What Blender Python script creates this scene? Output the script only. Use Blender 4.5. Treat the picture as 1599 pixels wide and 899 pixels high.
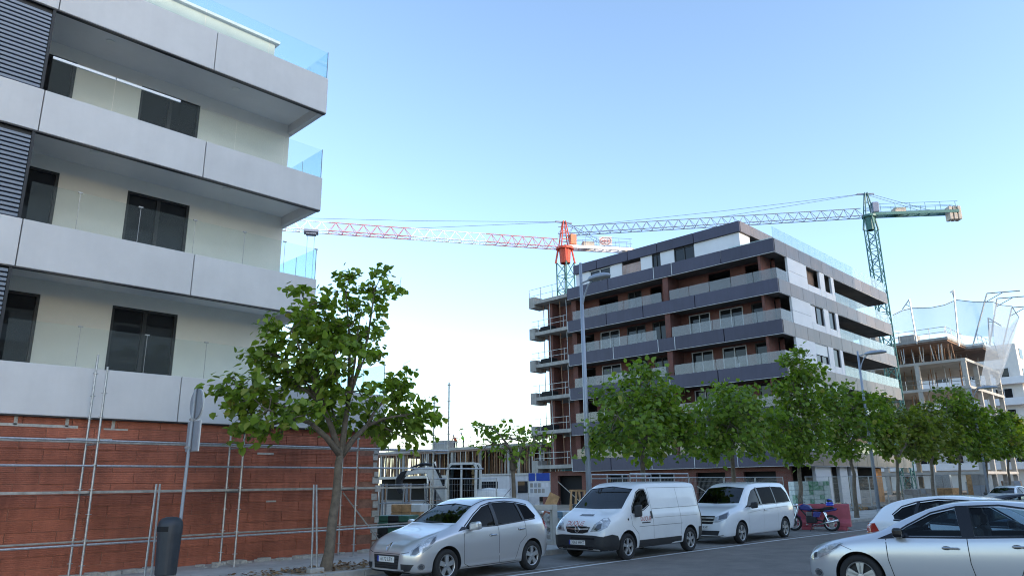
import bpy, bmesh, math, random
import numpy as np
from mathutils import Vector, Matrix
from mathutils.bvhtree import BVHTree

for _o in list(bpy.data.objects): bpy.data.objects.remove(_o)
S = bpy.context.scene
COL = S.collection
R = math.radians

# ------------------------------------------------------------------ camera
# world: X runs along the street (away, to the right), Y across it (towards the building sites)
CAM_PITCH, CAM_ROLL, CAM_YAW, CAM_F, CAM_H = 15.0, -0.73, 44.45, 1142.0, 1.92
_p, _r, _y = R(CAM_PITCH), R(CAM_ROLL), R(CAM_YAW)
_fh = Vector((math.cos(_y), math.sin(_y), 0)); _rh = Vector((math.sin(_y), -math.cos(_y), 0)); _z = Vector((0, 0, 1))
FW = _fh*math.cos(_p) + _z*math.sin(_p); _u0 = -_fh*math.sin(_p) + _z*math.cos(_p)
RT = _rh*math.cos(_r) + _u0*math.sin(_r); UP = -_rh*math.sin(_r) + _u0*math.cos(_r)
CPOS = Vector((0, 0, CAM_H))
cd = bpy.data.cameras.new('camera'); cam = bpy.data.objects.new('camera', cd); COL.objects.link(cam)
cam.matrix_world = Matrix(((RT.x, UP.x, -FW.x, 0), (RT.y, UP.y, -FW.y, 0), (RT.z, UP.z, -FW.z, CAM_H), (0, 0, 0, 1)))
cd.sensor_width = 36; cd.lens = 36*CAM_F/1599; cd.clip_start = 0.1; cd.clip_end = 3000
S.camera = cam
S.render.resolution_x, S.render.resolution_y = 1024, 575

# ------------------------------------------------------------------ sky, sun, exposure
SUN_AZ, SUN_EL = -75.0, 16.0        # azimuth from +X (down the street) towards -Y
w = bpy.data.worlds.new('World'); S.world = w; w.use_nodes = True
nt = w.node_tree; bg = nt.nodes['Background']
sky = nt.nodes.new('ShaderNodeTexSky'); sky.sky_type = 'NISHITA'; sky.sun_disc = False
sky.sun_elevation = R(SUN_EL); sky.sun_rotation = R(90 - SUN_AZ)
sky.altitude = 600; sky.air_density = 1.0; sky.dust_density = 1.3; sky.ozone_density = 1.5
nt.links.new(sky.outputs[0], bg.inputs[0]); bg.inputs[1].default_value = 0.15
sd = bpy.data.lights.new('sun', 'SUN'); sun = bpy.data.objects.new('sun', sd); COL.objects.link(sun)
sd.energy = 1.0; sd.angle = R(0.5); sd.color = (1.0, 0.83, 0.66)
_sdir = Vector((math.cos(R(SUN_EL))*math.cos(R(SUN_AZ)), math.cos(R(SUN_EL))*math.sin(R(SUN_AZ)), math.sin(R(SUN_EL))))
sun.rotation_euler = (-_sdir).to_track_quat('-Z', 'Y').to_euler(); sun.location = (60, -60, 80)
S.view_settings.view_transform = 'Standard'; S.view_settings.look = 'None'; S.view_settings.gamma = 1
S.view_settings.exposure = 1.66
S.cycles.filter_width = 1.1; S.cycles.diffuse_bounces = 6; S.cycles.max_bounces = 14; S.cycles.transparent_max_bounces = 24

# ------------------------------------------------------------------ pixel -> position on something it touches
def ray(x, y): return FW + RT*((x-799.5)/CAM_F) - UP*((y-449.5)/CAM_F)
def gz(x, y, z=0.0): d = ray(x, y); return CPOS + d*((z-CAM_H)/d.z)
def gY(x, y, Y): d = ray(x, y); return CPOS + d*(Y/d.y)
def gX(x, y, X): d = ray(x, y); return CPOS + d*(X/d.x)

# ------------------------------------------------------------------ mesh helpers
class MB:
    def __init__(s): s.v = []; s.f = []; s.m = []
    def add(s, vs, fs, mi=0):
        o = len(s.v); s.v += [tuple(v) for v in vs]; s.f += [tuple(i+o for i in f) for f in fs]; s.m += [mi]*len(fs); return s
    def box(s, x0, x1, y0, y1, z0, z1, mi=0):
        return s.add([(x0,y0,z0),(x1,y0,z0),(x1,y1,z0),(x0,y1,z0),(x0,y0,z1),(x1,y0,z1),(x1,y1,z1),(x0,y1,z1)],
                     [(0,3,2,1),(4,5,6,7),(0,1,5,4),(1,2,6,5),(2,3,7,6),(3,0,4,7)], mi)
    def obox(s, c, ax, ay, az, mi=0):
        c, ax, ay, az = map(Vector, (c, ax, ay, az))
        vs = [c+ax*i+ay*j+az*k for k in (-1, 1) for (i, j) in ((-1,-1),(1,-1),(1,1),(-1,1))]
        return s.add(vs, [(0,3,2,1),(4,5,6,7),(0,1,5,4),(1,2,6,5),(2,3,7,6),(3,0,4,7)], mi)
    def bar(s, p0, p1, w, h, up=(0,0,1), mi=0):
        p0, p1 = Vector(p0), Vector(p1); d = p1-p0; l = d.length; d.normalize()
        sd_ = d.cross(Vector(up))
        if sd_.length < 1e-4: sd_ = d.cross(Vector((1,0,0)))
        sd_.normalize(); u = sd_.cross(d)
        return s.obox((p0+p1)/2, d*(l/2), sd_*(w/2), u*(h/2), mi)
    def tube(s, pts, r, n=6, mi=0, cap=True):
        pts = [Vector(p) for p in pts]; k = len(pts); rs = r if isinstance(r, (list, tuple)) else [r]*k
        o = len(s.v); ref = None
        for i, p in enumerate(pts):
            d = (pts[min(i+1, k-1)]-pts[max(i-1, 0)]).normalized()
            if ref is None or abs(d.dot(ref)) > .95: ref = Vector((0,0,1)) if abs(d.z) < .9 else Vector((1,0,0))
            a = d.cross(ref).normalized(); b = d.cross(a); ref = b.cross(d).normalized() if False else ref
            for j in range(n):
                t = 2*math.pi*j/n; s.v.append(tuple(p+(a*math.cos(t)+b*math.sin(t))*rs[i]))
        for i in range(k-1):
            for j in range(n):
                j2 = (j+1) % n; s.f.append((o+i*n+j, o+i*n+j2, o+(i+1)*n+j2, o+(i+1)*n+j)); s.m.append(mi)
        if cap:
            s.f.append(tuple(o+j for j in range(n-1, -1, -1))); s.f.append(tuple(o+(k-1)*n+j for j in range(n))); s.m += [mi, mi]
        return s
    def prism(s, poly, a, b, mi=0):
        """poly: list of 3D points, extruded by vector from a to b (offset vectors)"""
        a, b = Vector(a), Vector(b); n = len(poly); o = len(s.v)
        s.v += [tuple(Vector(p)+a) for p in poly]+[tuple(Vector(p)+b) for p in poly]
        s.f += [tuple(o+i for i in range(n-1, -1, -1)), tuple(o+n+i for i in range(n))]+[(o+i, o+(i+1) % n, o+n+(i+1) % n, o+n+i) for i in range(n)]
        s.m += [mi]*(n+2); return s
    def lathe(s, prof, c, axis='z', n=20, mi=0):
        """prof: list of (r, h) ; axis z or y"""
        o = len(s.v); c = Vector(c); k = len(prof)
        for (r, h) in prof:
            for j in range(n):
                t = 2*math.pi*j/n; a, b = r*math.cos(t), r*math.sin(t)
                s.v.append(tuple(c+(Vector((a, b, h)) if axis == 'z' else Vector((a, h, b)))))
        for i in range(k-1):
            for j in range(n):
                j2 = (j+1) % n; s.f.append((o+i*n+j, o+i*n+j2, o+(i+1)*n+j2, o+(i+1)*n+j)); s.m.append(mi)
        return s
    def mesh(s, name='m', bevel=0, smooth=False, seg=1, recalc=True):
        me = bpy.data.meshes.new(name); me.from_pydata(s.v, [], s.f)
        me.polygons.foreach_set('material_index', s.m)
        if bevel or recalc:
            bm = bmesh.new(); bm.from_mesh(me)
            if bevel: bmesh.ops.bevel(bm, geom=bm.edges[:], offset=bevel, segments=seg, affect='EDGES', profile=.5)
            if recalc: bmesh.ops.recalc_face_normals(bm, faces=bm.faces[:])
            bm.to_mesh(me); bm.free()
        if smooth: me.polygons.foreach_set('use_smooth', [True]*len(me.polygons))
        return me
def autosmooth(me, ang=35):
    me.polygons.foreach_set('use_smooth', [True]*len(me.polygons))
    bm = bmesh.new(); bm.from_mesh(me)
    for e in bm.edges:
        if len(e.link_faces) == 2 and e.calc_face_angle(0) > R(ang): e.smooth = False
    bm.to_mesh(me); bm.free(); return me

INV = {}
def thing(name, label, cat, loc=(0,0,0), rotz=0, group=None):
    o = bpy.data.objects.new(name, None); COL.objects.link(o); o.empty_display_size = .2
    o.location = loc; o.rotation_euler = (0, 0, rotz)
    INV[o] = (Matrix.Translation(Vector(loc)) @ Matrix.Rotation(rotz, 4, 'Z')).inverted()
    return tag(o, label, cat, group)
def tag(o, label, cat, group=None):
    o['label'] = label; o['category'] = cat
    if group: o['group'] = group
    return o
def obj(name, me, mats, parent=None, world=True, loc=None, rot=None, bevel=0, smooth=False, label=None, kind=None, seg=1):
    if isinstance(me, MB): me = me.mesh(name, bevel, smooth, seg)
    o = bpy.data.objects.new(name, me); COL.objects.link(o)
    mats = mats if isinstance(mats, (list, tuple)) else [mats]
    if not me.materials:
        for m in mats: me.materials.append(m)
    if parent:
        o.parent = parent
        if world and parent in INV: o.matrix_parent_inverse = INV[parent]
    if loc is not None: o.location = loc
    if rot is not None: o.rotation_euler = rot
    if label: o['label'] = label
    if kind: o['kind'] = kind
    return o
def struct(name, mb, m, parent=None, **k):
    o = obj(name, mb, m, parent, **k); o['kind'] = 'structure'; return o
def copy_tree(o, parent=None):
    c = o.copy(); COL.objects.link(c)
    if parent: c.parent = parent
    for ch in o.children: copy_tree(ch, c)
    return c

# ------------------------------------------------------------------ materials
def M(name, col, rough=.6, metal=0., var=0., vs=2., bump=0., bs=40., rnd=0., spec=.5, streak=0., alpha=1., coat=0., col2=None):
    m = bpy.data.materials.new(name); m.use_nodes = True; n = m.node_tree; L = n.links.new
    b = n.nodes['Principled BSDF']; b.inputs['Roughness'].default_value = rough; b.inputs['Metallic'].default_value = metal
    b.inputs['Specular IOR Level'].default_value = spec; b.inputs['Coat Weight'].default_value = coat; b.inputs['Coat Roughness'].default_value = .04
    c = (*col, 1); b.inputs['Base Color'].default_value = c
    src = None
    geo = n.nodes.new('ShaderNodeNewGeometry')
    if var or col2:
        t = n.nodes.new('ShaderNodeTexNoise'); t.inputs['Scale'].default_value = vs; t.inputs['Detail'].default_value = 6; t.inputs['Roughness'].default_value = .65
        L(geo.outputs['Position'], t.inputs['Vector'])
        rp = n.nodes.new('ShaderNodeValToRGB'); L(t.outputs['Fac'], rp.inputs[0])
        rp.color_ramp.elements[0].position = .32; rp.color_ramp.elements[1].position = .68
        a = col2 if col2 else tuple(max(0, x*(1-var)) for x in col); d = col if col2 else tuple(min(1, x*(1+var)) for x in col)
        rp.color_ramp.elements[0].color = (*a, 1); rp.color_ramp.elements[1].color = (*d, 1); src = rp.outputs[0]
    if streak:
        mp = n.nodes.new('ShaderNodeMapping'); mp.inputs['Scale'].default_value = (5, 5, .35); L(geo.outputs['Position'], mp.inputs[0])
        t = n.nodes.new('ShaderNodeTexNoise'); t.inputs['Scale'].default_value = 1.; t.inputs['Detail'].default_value = 5; L(mp.outputs[0], t.inputs['Vector'])
        mr = n.nodes.new('ShaderNodeMapRange'); mr.inputs[1].default_value = .35; mr.inputs[2].default_value = .7; mr.inputs[3].default_value = 1-streak; mr.inputs[4].default_value = 1.0
        L(t.outputs['Fac'], mr.inputs[0])
        mx = n.nodes.new('ShaderNodeMix'); mx.data_type = 'RGBA'; mx.blend_type = 'MULTIPLY'; mx.inputs[0].default_value = 1
        if src: L(src, mx.inputs[6])
        else: mx.inputs[6].default_value = c
        L(mr.outputs[0], mx.inputs[7]); src = mx.outputs[2]
    if rnd:
        oi = n.nodes.new('ShaderNodeObjectInfo'); mr = n.nodes.new('ShaderNodeMapRange'); mr.inputs[3].default_value = 1-rnd; mr.inputs[4].default_value = 1+rnd
        L(oi.outputs['Random'], mr.inputs[0]); mx = n.nodes.new('ShaderNodeMix'); mx.data_type = 'RGBA'; mx.blend_type = 'MULTIPLY'; mx.inputs[0].default_value = 1
        if src: L(src, mx.inputs[6])
        else: mx.inputs[6].default_value = c
        L(mr.outputs[0], mx.inputs[7]); src = mx.outputs[2]
    if src: L(src, b.inputs['Base Color'])
    if bump:
        t = n.nodes.new('ShaderNodeTexNoise'); t.inputs['Scale'].default_value = bs; t.inputs['Detail'].default_value = 5; L(geo.outputs['Position'], t.inputs['Vector'])
        bp = n.nodes.new('ShaderNodeBump'); bp.inputs['Strength'].default_value = bump; bp.inputs['Distance'].default_value = .02
        L(t.outputs['Fac'], bp.inputs['Height']); L(bp.outputs[0], b.inputs['Normal'])
    if alpha < 1: b.inputs['Alpha'].default_value = alpha
    m['b'] = b.name
    return m
def glass(name, tint=(.8,.9,.9), rough=.0, opac=0., base=(.5,.55,.55), ior=1.5):
    """thin pane: transparent + fresnel gloss (+ a share of milky diffuse)"""
    m = bpy.data.materials.new(name); m.use_nodes = True; n = m.node_tree; n.nodes.clear(); L = n.links.new
    out = n.nodes.new('ShaderNodeOutputMaterial'); tr = n.nodes.new('ShaderNodeBsdfTransparent'); tr.inputs[0].default_value = (*tint, 1)
    gl = n.nodes.new('ShaderNodeBsdfGlossy'); gl.inputs['Roughness'].default_value = rough
    lw = n.nodes.new('ShaderNodeLayerWeight'); lw.inputs[0].default_value = .5
    pw = n.nodes.new('ShaderNodeMath'); pw.operation = 'POWER'; pw.inputs[1].default_value = 5; L(lw.outputs['Facing'], pw.inputs[0])
    f0 = ((ior-1)/(ior+1))**2; ma = n.nodes.new('ShaderNodeMath'); ma.operation = 'MULTIPLY_ADD'; ma.inputs[1].default_value = 1-f0 if ior > 1.1 else .05; ma.inputs[2].default_value = f0; L(pw.outputs[0], ma.inputs[0])
    mx = n.nodes.new('ShaderNodeMixShader'); L(ma.outputs[0], mx.inputs[0])
    if opac:
        df = n.nodes.new('ShaderNodeBsdfDiffuse'); df.inputs[0].default_value = (*base, 1)
        m2 = n.nodes.new('ShaderNodeMixShader'); m2.inputs[0].default_value = opac; L(tr.outputs[0], m2.inputs[1]); L(df.outputs[0], m2.inputs[2]); L(m2.outputs[0], mx.inputs[1])
    else: L(tr.outputs[0], mx.inputs[1])
    L(gl.outputs[0], mx.inputs[2]); L(mx.outputs[0], out.inputs[0]); return m
def brickmat(name, c1, c2, mortar, bw=.25, bh=.07, ms=.01, bump=.4):
    m = M(name, c1, .85); n = m.node_tree; L = n.links.new; b = n.nodes[m['b']]
    geo = n.nodes.new('ShaderNodeNewGeometry'); sx = n.nodes.new('ShaderNodeSeparateXYZ'); L(geo.outputs['Position'], sx.inputs[0])
    ad = n.nodes.new('ShaderNodeMath'); L(sx.outputs[0], ad.inputs[0]); L(sx.outputs[1], ad.inputs[1])
    cb = n.nodes.new('ShaderNodeCombineXYZ'); L(ad.outputs[0], cb.inputs[0]); L(sx.outputs[2], cb.inputs[1])
    t = n.nodes.new('ShaderNodeTexBrick'); t.inputs['Scale'].default_value = 1; t.inputs['Brick Width'].default_value = bw; t.inputs['Row Height'].default_value = bh
    t.inputs['Mortar Size'].default_value = ms; t.inputs['Color1'].default_value = (*c1, 1); t.inputs['Color2'].default_value = (*c2, 1); t.inputs['Mortar'].default_value = (*mortar, 1)
    L(cb.outputs[0], t.inputs['Vector'])
    ns = n.nodes.new('ShaderNodeTexNoise'); ns.inputs['Scale'].default_value = 1.3; ns.inputs['Detail'].default_value = 5; L(geo.outputs['Position'], ns.inputs['Vector'])
    mr = n.nodes.new('ShaderNodeMapRange'); mr.inputs[3].default_value = .6; mr.inputs[4].default_value = 1.35; L(ns.outputs['Fac'], mr.inputs[0])
    mx = n.nodes.new('ShaderNodeMix'); mx.data_type = 'RGBA'; mx.blend_type = 'MULTIPLY'; mx.inputs[0].default_value = 1; L(t.outputs[0], mx.inputs[6]); L(mr.outputs[0], mx.inputs[7])
    L(mx.outputs[2], b.inputs['Base Color'])
    bp = n.nodes.new('ShaderNodeBump'); bp.inputs['Strength'].default_value = bump; bp.inputs['Distance'].default_value = .01; bp.invert = True; L(t.outputs['Fac'], bp.inputs['Height']); L(bp.outputs[0], b.inputs['Normal'])
    return m
def leafmat(name, dark, light, dry=None):
    m = bpy.data.materials.new(name); m.use_nodes = True; n = m.node_tree; n.nodes.clear(); L = n.links.new
    out = n.nodes.new('ShaderNodeOutputMaterial'); geo = n.nodes.new('ShaderNodeNewGeometry'); rp = n.nodes.new('ShaderNodeValToRGB'); L(geo.outputs['Random Per Island'], rp.inputs[0])
    e = rp.color_ramp.elements; e[0].color = (*dark, 1); e[1].color = (*light, 1); e[1].position = .9
    if dry: x = e.new(1.); x.color = (*dry, 1); e[1].position = .88
    b = n.nodes.new('ShaderNodeBsdfPrincipled'); b.inputs['Roughness'].default_value = .45; b.inputs['Specular IOR Level'].default_value = .35; L(rp.outputs[0], b.inputs['Base Color'])
    tl = n.nodes.new('ShaderNodeBsdfTranslucent'); hs = n.nodes.new('ShaderNodeMix'); hs.data_type = 'RGBA'; hs.blend_type = 'MULTIPLY'; hs.inputs[0].default_value = 1
    L(rp.outputs[0], hs.inputs[6]); hs.inputs[7].default_value = (1.5, 1.6, .6, 1); L(hs.outputs[2], tl.inputs[0])
    mx = n.nodes.new('ShaderNodeMixShader'); mx.inputs[0].default_value = .42; L(b.outputs[0], mx.inputs[1]); L(tl.outputs[0], mx.inputs[2]); L(mx.outputs[0], out.inputs[0]); return m

m_asphalt = M('asphalt', (.168,.145,.126), .85, var=.22, vs=1.2, bump=.35, bs=160)
m_bay = M('parking_bay_paving', (.17,.16,.15), .85, var=.25, vs=.9, bump=.3, bs=110)
m_line = M('road_paint', (.62,.62,.60), .7, var=.2, vs=9, bump=.1)
m_kerb = M('kerb_stone', (.36,.35,.33), .85, var=.18, vs=3, bump=.2, rnd=.1)
m_walk = M('pavement', (.46,.44,.41), .88, var=.22, vs=1.1, bump=.25, bs=70)
m_dirt = M('site_dirt', (.27,.22,.165), .95, var=.35, vs=.6, bump=.6, bs=14)
m_ground = M('ground', (.22,.20,.17), .95, var=.3, vs=.2, bump=.4, bs=5)
m_white = M('white_render_panel', (.60,.59,.585), .75, var=.05, vs=1.1, bump=.06, bs=60, rnd=.03, streak=.03)
m_soffit = M('soffit_paint', (.68,.68,.68), .8, var=.05, vs=.8)
m_cream = M('cream_wall', (.74,.72,.66), .85, var=.05, vs=.7, bump=.05)
m_dark = M('dark_frame', (.02,.022,.026), .45)
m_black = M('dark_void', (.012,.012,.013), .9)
m_slat = M('louvre_metal', (.17,.20,.245), .45, .3, rnd=.04)
m_wing = M('window_glass', (.018,.02,.024), .015, spec=.35)
m_pane = glass('clear_balustrade_glass', (.87,.965,.97), 0., .05, (.62,.85,.90), 1.32)
m_clear = glass('clear_front_glass', (.94,.968,.962), 0., .03, (.60,.66,.64), 1.0)
m_film = M('protective_film', (.72,.74,.76), .4)
m_lens = M('light_fitting', (.68,.68,.66), .5)
m_galv = M('galvanised_steel', (.40,.41,.42), .42, .75, var=.25, vs=14, bump=.05)
m_plank = M('scaffold_plank', (.34,.32,.29), .7, var=.3, vs=6)
m_grey = M('grey_paint', (.30,.33,.37), .5, .2, var=.08, vs=6)
m_mortar = M('mortar', (.42,.40,.37), .95, var=.2, vs=9, bump=.5)
m_conc = M('concrete', (.36,.345,.32), .9, var=.22, vs=.9, bump=.25, bs=25, streak=.2)
m_concw = M('pale_concrete', (.46,.44,.40), .9, var=.2, vs=.9, bump=.25, bs=25)
m_wood = M('timber', (.42,.25,.12), .8, var=.3, vs=5, rnd=.15)
m_ply = M('formwork_board', (.20,.125,.09), .75, var=.3, vs=2)
m_rust = M('prop_steel', (.30,.17,.10), .7, .2, var=.35, vs=4, rnd=.3)
m_blue = M('blue_banner', (.015,.06,.34), .6, var=.15, vs=3)
m_cabin = M('cabin_sheet', (.62,.64,.66), .55, var=.08, vs=2, streak=.12)
m_green = M('green_paint', (.04,.13,.09), .5, var=.2)

# ------------------------------------------------------------------ ground, road, kerb, pavement
random.seed(4)
def offs(x):      # the street bends slightly to the right after the vans
    return 0 if x < 16 else -(x-16)**2*0.0016 if x < 60 else -3.1-(x-60)*.14
XS = [-90, -40, -10, 0, 6, 12, 16, 20, 24, 28, 32, 36, 40, 46, 54, 60, 80, 120, 200, 400]
def band(ya, yb, z, x0=-90, x1=400):
    mb = MB(); xs = [x for x in XS if x0 <= x <= x1]
    mb.add([(x, y+offs(x), z) for x in xs for y in (ya, yb)], [(2*i, 2*i+2, 2*i+3, 2*i+1) for i in range(len(xs)-1)]); return mb
struct('ground', MB().add([(-900,-900,-.02),(1200,-900,-.02),(1200,1200,-.02),(-900,1200,-.02)], [(0,1,2,3)]), m_ground)
struct('road', band(-2, 14.6, 0), m_asphalt)
struct('parking_lane', band(12.3, 14.5, .004), m_bay)
struct('lane_line', band(11.86, 11.98, .008, -40, 200), m_line)
struct('gutter_line', band(12.24, 12.31, .008, -40, 200), M('gutter_concrete', (.33,.33,.32), .8, var=.2, vs=5))
struct('pavement', band(14.62, 19.0, .14), m_walk)
struct('near_pavement', band(-16, 0.6, .14), m_walk)
kerb = struct('kerb', band(14.5, 14.62, .02), m_kerb)
kme = MB().box(-.497, .497, 0, .14, -.05, .142).mesh('kerbstone', .012); kme.materials.append(m_kerb)
for i in range(46):
    x = 2.5+i; a = math.atan2(offs(x+.5)-offs(x-.5), 1)
    obj('kerbstone', kme, m_kerb, kerb, loc=(x, 14.48+offs(x), 0), rot=(0, 0, a))
struct('site_ground', MB().add([(13.3,18.9,.1),(140,18.9,.1),(140,140,.1),(13.3,140,.1)], [(0,1,2,3)]), m_dirt)
# dry leaves and earth in the tree pit and along the wall foot
def scatter_leaves(name, n, fx, fy, z, m, sz=(.03,.08)):
    v, f = [], []
    for i in range(n):
        x, y = fx(), fy(); s = random.uniform(*sz); a = random.uniform(0, 6.3); t = random.uniform(-.4, .4)
        d = Vector((math.cos(a), math.sin(a), t))*s; e = Vector((-math.sin(a), math.cos(a), random.uniform(-.4, .4)))*s*.6; c = Vector((x, y, z+random.uniform(.005, .04)))
        o = len(v); v += [tuple(c-d), tuple(c-e), tuple(c+d), tuple(c+e)]; f.append((o, o+1, o+2, o+3))
    me = bpy.data.meshes.new(name); me.from_pydata(v, [], f); o = obj(name, me, m); o['kind'] = 'stuff'; return o
m_dry = M('dry_leaf', (.22,.13,.06), .9, var=.5, vs=30)
tag(scatter_leaves('fallen_leaves', 520, lambda: random.gauss(9.6, 1.5), lambda: random.gauss(15.3, .35), .145, m_dry), 'brown fallen leaves lying round the foot of the nearest tree', 'leaves')
mb = MB()
for i in range(90):
    x = random.uniform(2, 17); y = 18.25-abs(random.gauss(0, .18)); s = random.uniform(.03, .1)
    mb.obox((x, y, .14+s*.3), (s*random.uniform(.8, 1.6), s*.3, 0), (-s*.3, s, 0), (0, 0, s*.5))
o = obj('wall_foot_rubble', mb, m_mortar); o['kind'] = 'stuff'; tag(o, 'pale mortar crumbs along the foot of the red brick wall', 'rubble')
pit = struct('tree_pit', MB().box(8.5, 10.3, 14.66, 15.7, .1, .146), m_dirt)

# ------------------------------------------------------------------ white apartment building on the left
def brickgroove():
    m = M('large_hollow_brick', (.385,.122,.072), .85, var=.25, vs=.9, bump=0, rnd=.13, streak=.22); n = m.node_tree; L = n.links.new; b = n.nodes[m['b']]
    g = n.nodes.new('ShaderNodeNewGeometry'); wv = n.nodes.new('ShaderNodeTexWave'); wv.bands_direction = 'Z'; wv.inputs['Scale'].default_value = 8; wv.inputs['Distortion'].default_value = .6
    wx = n.nodes.new('ShaderNodeTexWave'); wx.bands_direction = 'X'; wx.inputs['Scale'].default_value = 2.2; wx.inputs['Distortion'].default_value = .4
    L(g.outputs['Position'], wv.inputs[0]); L(g.outputs['Position'], wx.inputs[0])
    ad = n.nodes.new('ShaderNodeMath'); L(wv.outputs['Fac'], ad.inputs[0]); L(wx.outputs['Fac'], ad.inputs[1])
    bp = n.nodes.new('ShaderNodeBump'); bp.inputs['Strength'].default_value = .55; bp.inputs['Distance'].default_value = .012; L(ad.outputs[0], bp.inputs['Height']); L(bp.outputs[0], b.inputs['Normal']); return m
m_brick = brickgroove()
FY = 18.4                      # street face of the balconies
LV = [(3.48, 4.58), (6.65, 7.74), (9.88, 10.92), (13.08, 14.28)]   # fascia bottoms and tops
XE, XT = 10.65, 13.22          # right end of the upper balconies / of the ground-floor terrace
WY = 20.5                      # balcony back wall
B1 = thing('apartment_building', 'new white apartment building with stepped balconies above a red brick ground floor', 'building', (5, 22, 0))
for k, (z0, z1) in enumerate(LV):
    xs = [-4.3, -.5, 3.30, 7.10, XE] + ([XT] if k == 0 else [])
    for a, b in zip(xs, xs[1:]):
        obj('fascia_panel', MB().box(a+.012, b-.012, FY, FY+.16, z0, z1), m_white, B1, bevel=.008)
    xe = XT if k == 0 else XE
    obj('fascia_return', MB().box(xe-.17, xe, FY+.165, 31, z0, z1), m_white, B1, bevel=.008)
    obj('shade_line', MB().box(-4.3, xe-.02, FY+.015, FY+.14, z0-.03, z0-.004), m_dark, B1)  # dark strip stands for the shade line under each fascia
    sf = obj('soffit', MB().box(-4.3, xe-.175, FY+.165, WY+.4, z0+.3, z0+.5), m_soffit, B1)
    if k:
        for x in (1.2, 4.75, 8.2):
            me = MB().lathe([(0, 0), (.09, 0), (.11, .005), (.11, .03)], (x, 19.45, z0+.272), 'z', 20)
            obj('downlight', me, m_lens, sf)
    obj('balcony_floor', MB().box(-4.3, xe-.175, FY+.165, 31, z0+.55, z0+.7), M('bounce_floor', (.66,.64,.60), .7, var=.05), B1)  # floor made pale to bounce light up under the balconies
# brick ground floor
bw = obj('brick_wall', MB().box(-4.3, XT-.05, FY+.166, FY+.4, .05, 3.46), M('joint_mortar', (.26,.13,.09), .95, var=.3, vs=5, bump=.4), B1)
bme = MB().box(-.468, .468, -.11, 0, -.119, .119).mesh('brick', .006); bme.materials.append(m_brick)
tme = MB().box(-.468, .468, -.11, 0, -.085, .085).mesh('brick', .006); tme.materials.append(m_brick)
for r in range(14):
    z = 3.365 if r == 0 else 3.27-.1225-(r-1)*.245
    for i in range(16):
        x = -1.3+i*.95+(.0 if r % 2 == 0 else .475)
        if x > XT-.5: continue
        obj('brick', tme if r == 0 else bme, m_brick, bw, loc=(x, FY+.255+random.uniform(-.008, .012), z))
sm = MB()
for i in range(70):
    x = random.uniform(-2, XT-.2); r = random.randint(0, 12); z = 3.27-r*.245+random.uniform(-.02, .02)
    if random.random() < (.9 if r == 0 else .1): sm.obox((x, FY+.142, z), (random.uniform(.1, .5), 0, 0), (0, .004, 0), (0, 0, random.uniform(.012, .03)))
sm.obox((4.0, FY+.142, 3.27), (1.0, 0, 0), (0, .004, 0), (0, 0, .03)); sm.obox((2.2, FY+.142, 3.26), (.7, 0, 0), (0, .004, 0), (0, 0, .022))
for x in (3.95, 4.92, 5.87):
    sm.obox((x-.15, FY+.142, 3.36), (.035, 0, 0), (0, .004, 0), (0, 0, .09))
for i in range(14):
    sm.obox((XT-.15+random.uniform(-.06, .08), FY+.2, .3+i*.22+random.uniform(-.05, .05)), (random.uniform(.05, .12), 0, 0), (0, .07, 0), (0, 0, .09))
obj('mortar_smears', sm, m_mortar, bw, kind='stuff')
# balcony back walls, doors, louvres, glass
def sliding_door(x0, x1, z0, z1, Y, root):
    d = obj('balcony_door', MB().box(x0, x1, Y+.10, Y+.14, z0, z1), m_wing, root)
    fr = MB(); t = .07
    for (a, b, c, e) in ((x0, x0+t, z0, z1), (x1-t, x1, z0, z1), (x0+t, x1-t, z1-t, z1), ((x0+x1)/2-.05, (x0+x1)/2+.05, z0, z1-t)): fr.box(a, b, Y+.03, Y+.098, c, e)
    obj('door_frame', fr, m_dark, d)
for k in range(4):
    f0 = LV[k][0]+.7 if k < 3 else 13.78; top = LV[k+1][0]+.3 if k < 3 else 17.0
    if k == 3: break
    zt = top-.37
    xr = 10.55
    wl = MB(); holes = [(2.5, 4.3), (5.95, 7.63)]; xs = [-4.3]+[h for q in holes for h in q]+[xr]
    for i in range(0, len(xs), 2): wl.box(xs[i], xs[i+1], WY, WY+.25, f0, top)
    for a, b in holes: wl.box(a, b, WY, WY+.25, zt, top)
    wl.box(xr-.25, xr, WY+.25, 31, f0, top)
    obj('balcony_wall', wl, m_cream, B1)
    for a, b in holes: sliding_door(a, b, f0, zt, WY, B1)
    # louvre screen
    sc = obj('louvre_frame', MB().box(3.2, 3.26, FY+.03, FY+.13, LV[k][1], LV[k+1][0]-.035).box(-.55, -.49, FY+.03, FY+.13, LV[k][1], LV[k+1][0]-.035).box(-.49, 3.2, FY+.1, FY+.13, LV[k][1], LV[k+1][0]-.035), [M('louvre_back', (.015,.018,.022), .6)], B1)
    sl = MB().box(-.48, 3.19, FY+.02, FY+.075, -.036, .036).mesh('slat', .006); sl.materials.append(m_slat)
    n = int((LV[k+1][0]-.06-LV[k][1])/.105)
    for i in range(n): obj('slat', sl, m_slat, sc, loc=(0, 0, LV[k][1]+.06+i*.105))
def balustrade(xs, Y, z0, h, root, cap=False, film=None):
    for a, b in zip(xs, xs[1:]):
        p = obj('glass_pane', MB().box(a+.008, b-.008, Y, Y+.016, z0+.003, z0+h), m_pane if z0 > 14 else m_clear, root)
        if cap: obj('clamp', MB().tube([(b, Y-.012, z0+.01), (b, Y-.012, z0+h-.02)], .007, 5).box(b-.05, b+.05, Y-.016, Y+.03, z0+h-.012, z0+h+.012), m_galv, p)
        if film and b <= film: obj('edge_film', MB().box(a+.01, b-.01, Y-.01, Y+.026, z0+h-.05, z0+h+.015), m_film, p)
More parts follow.
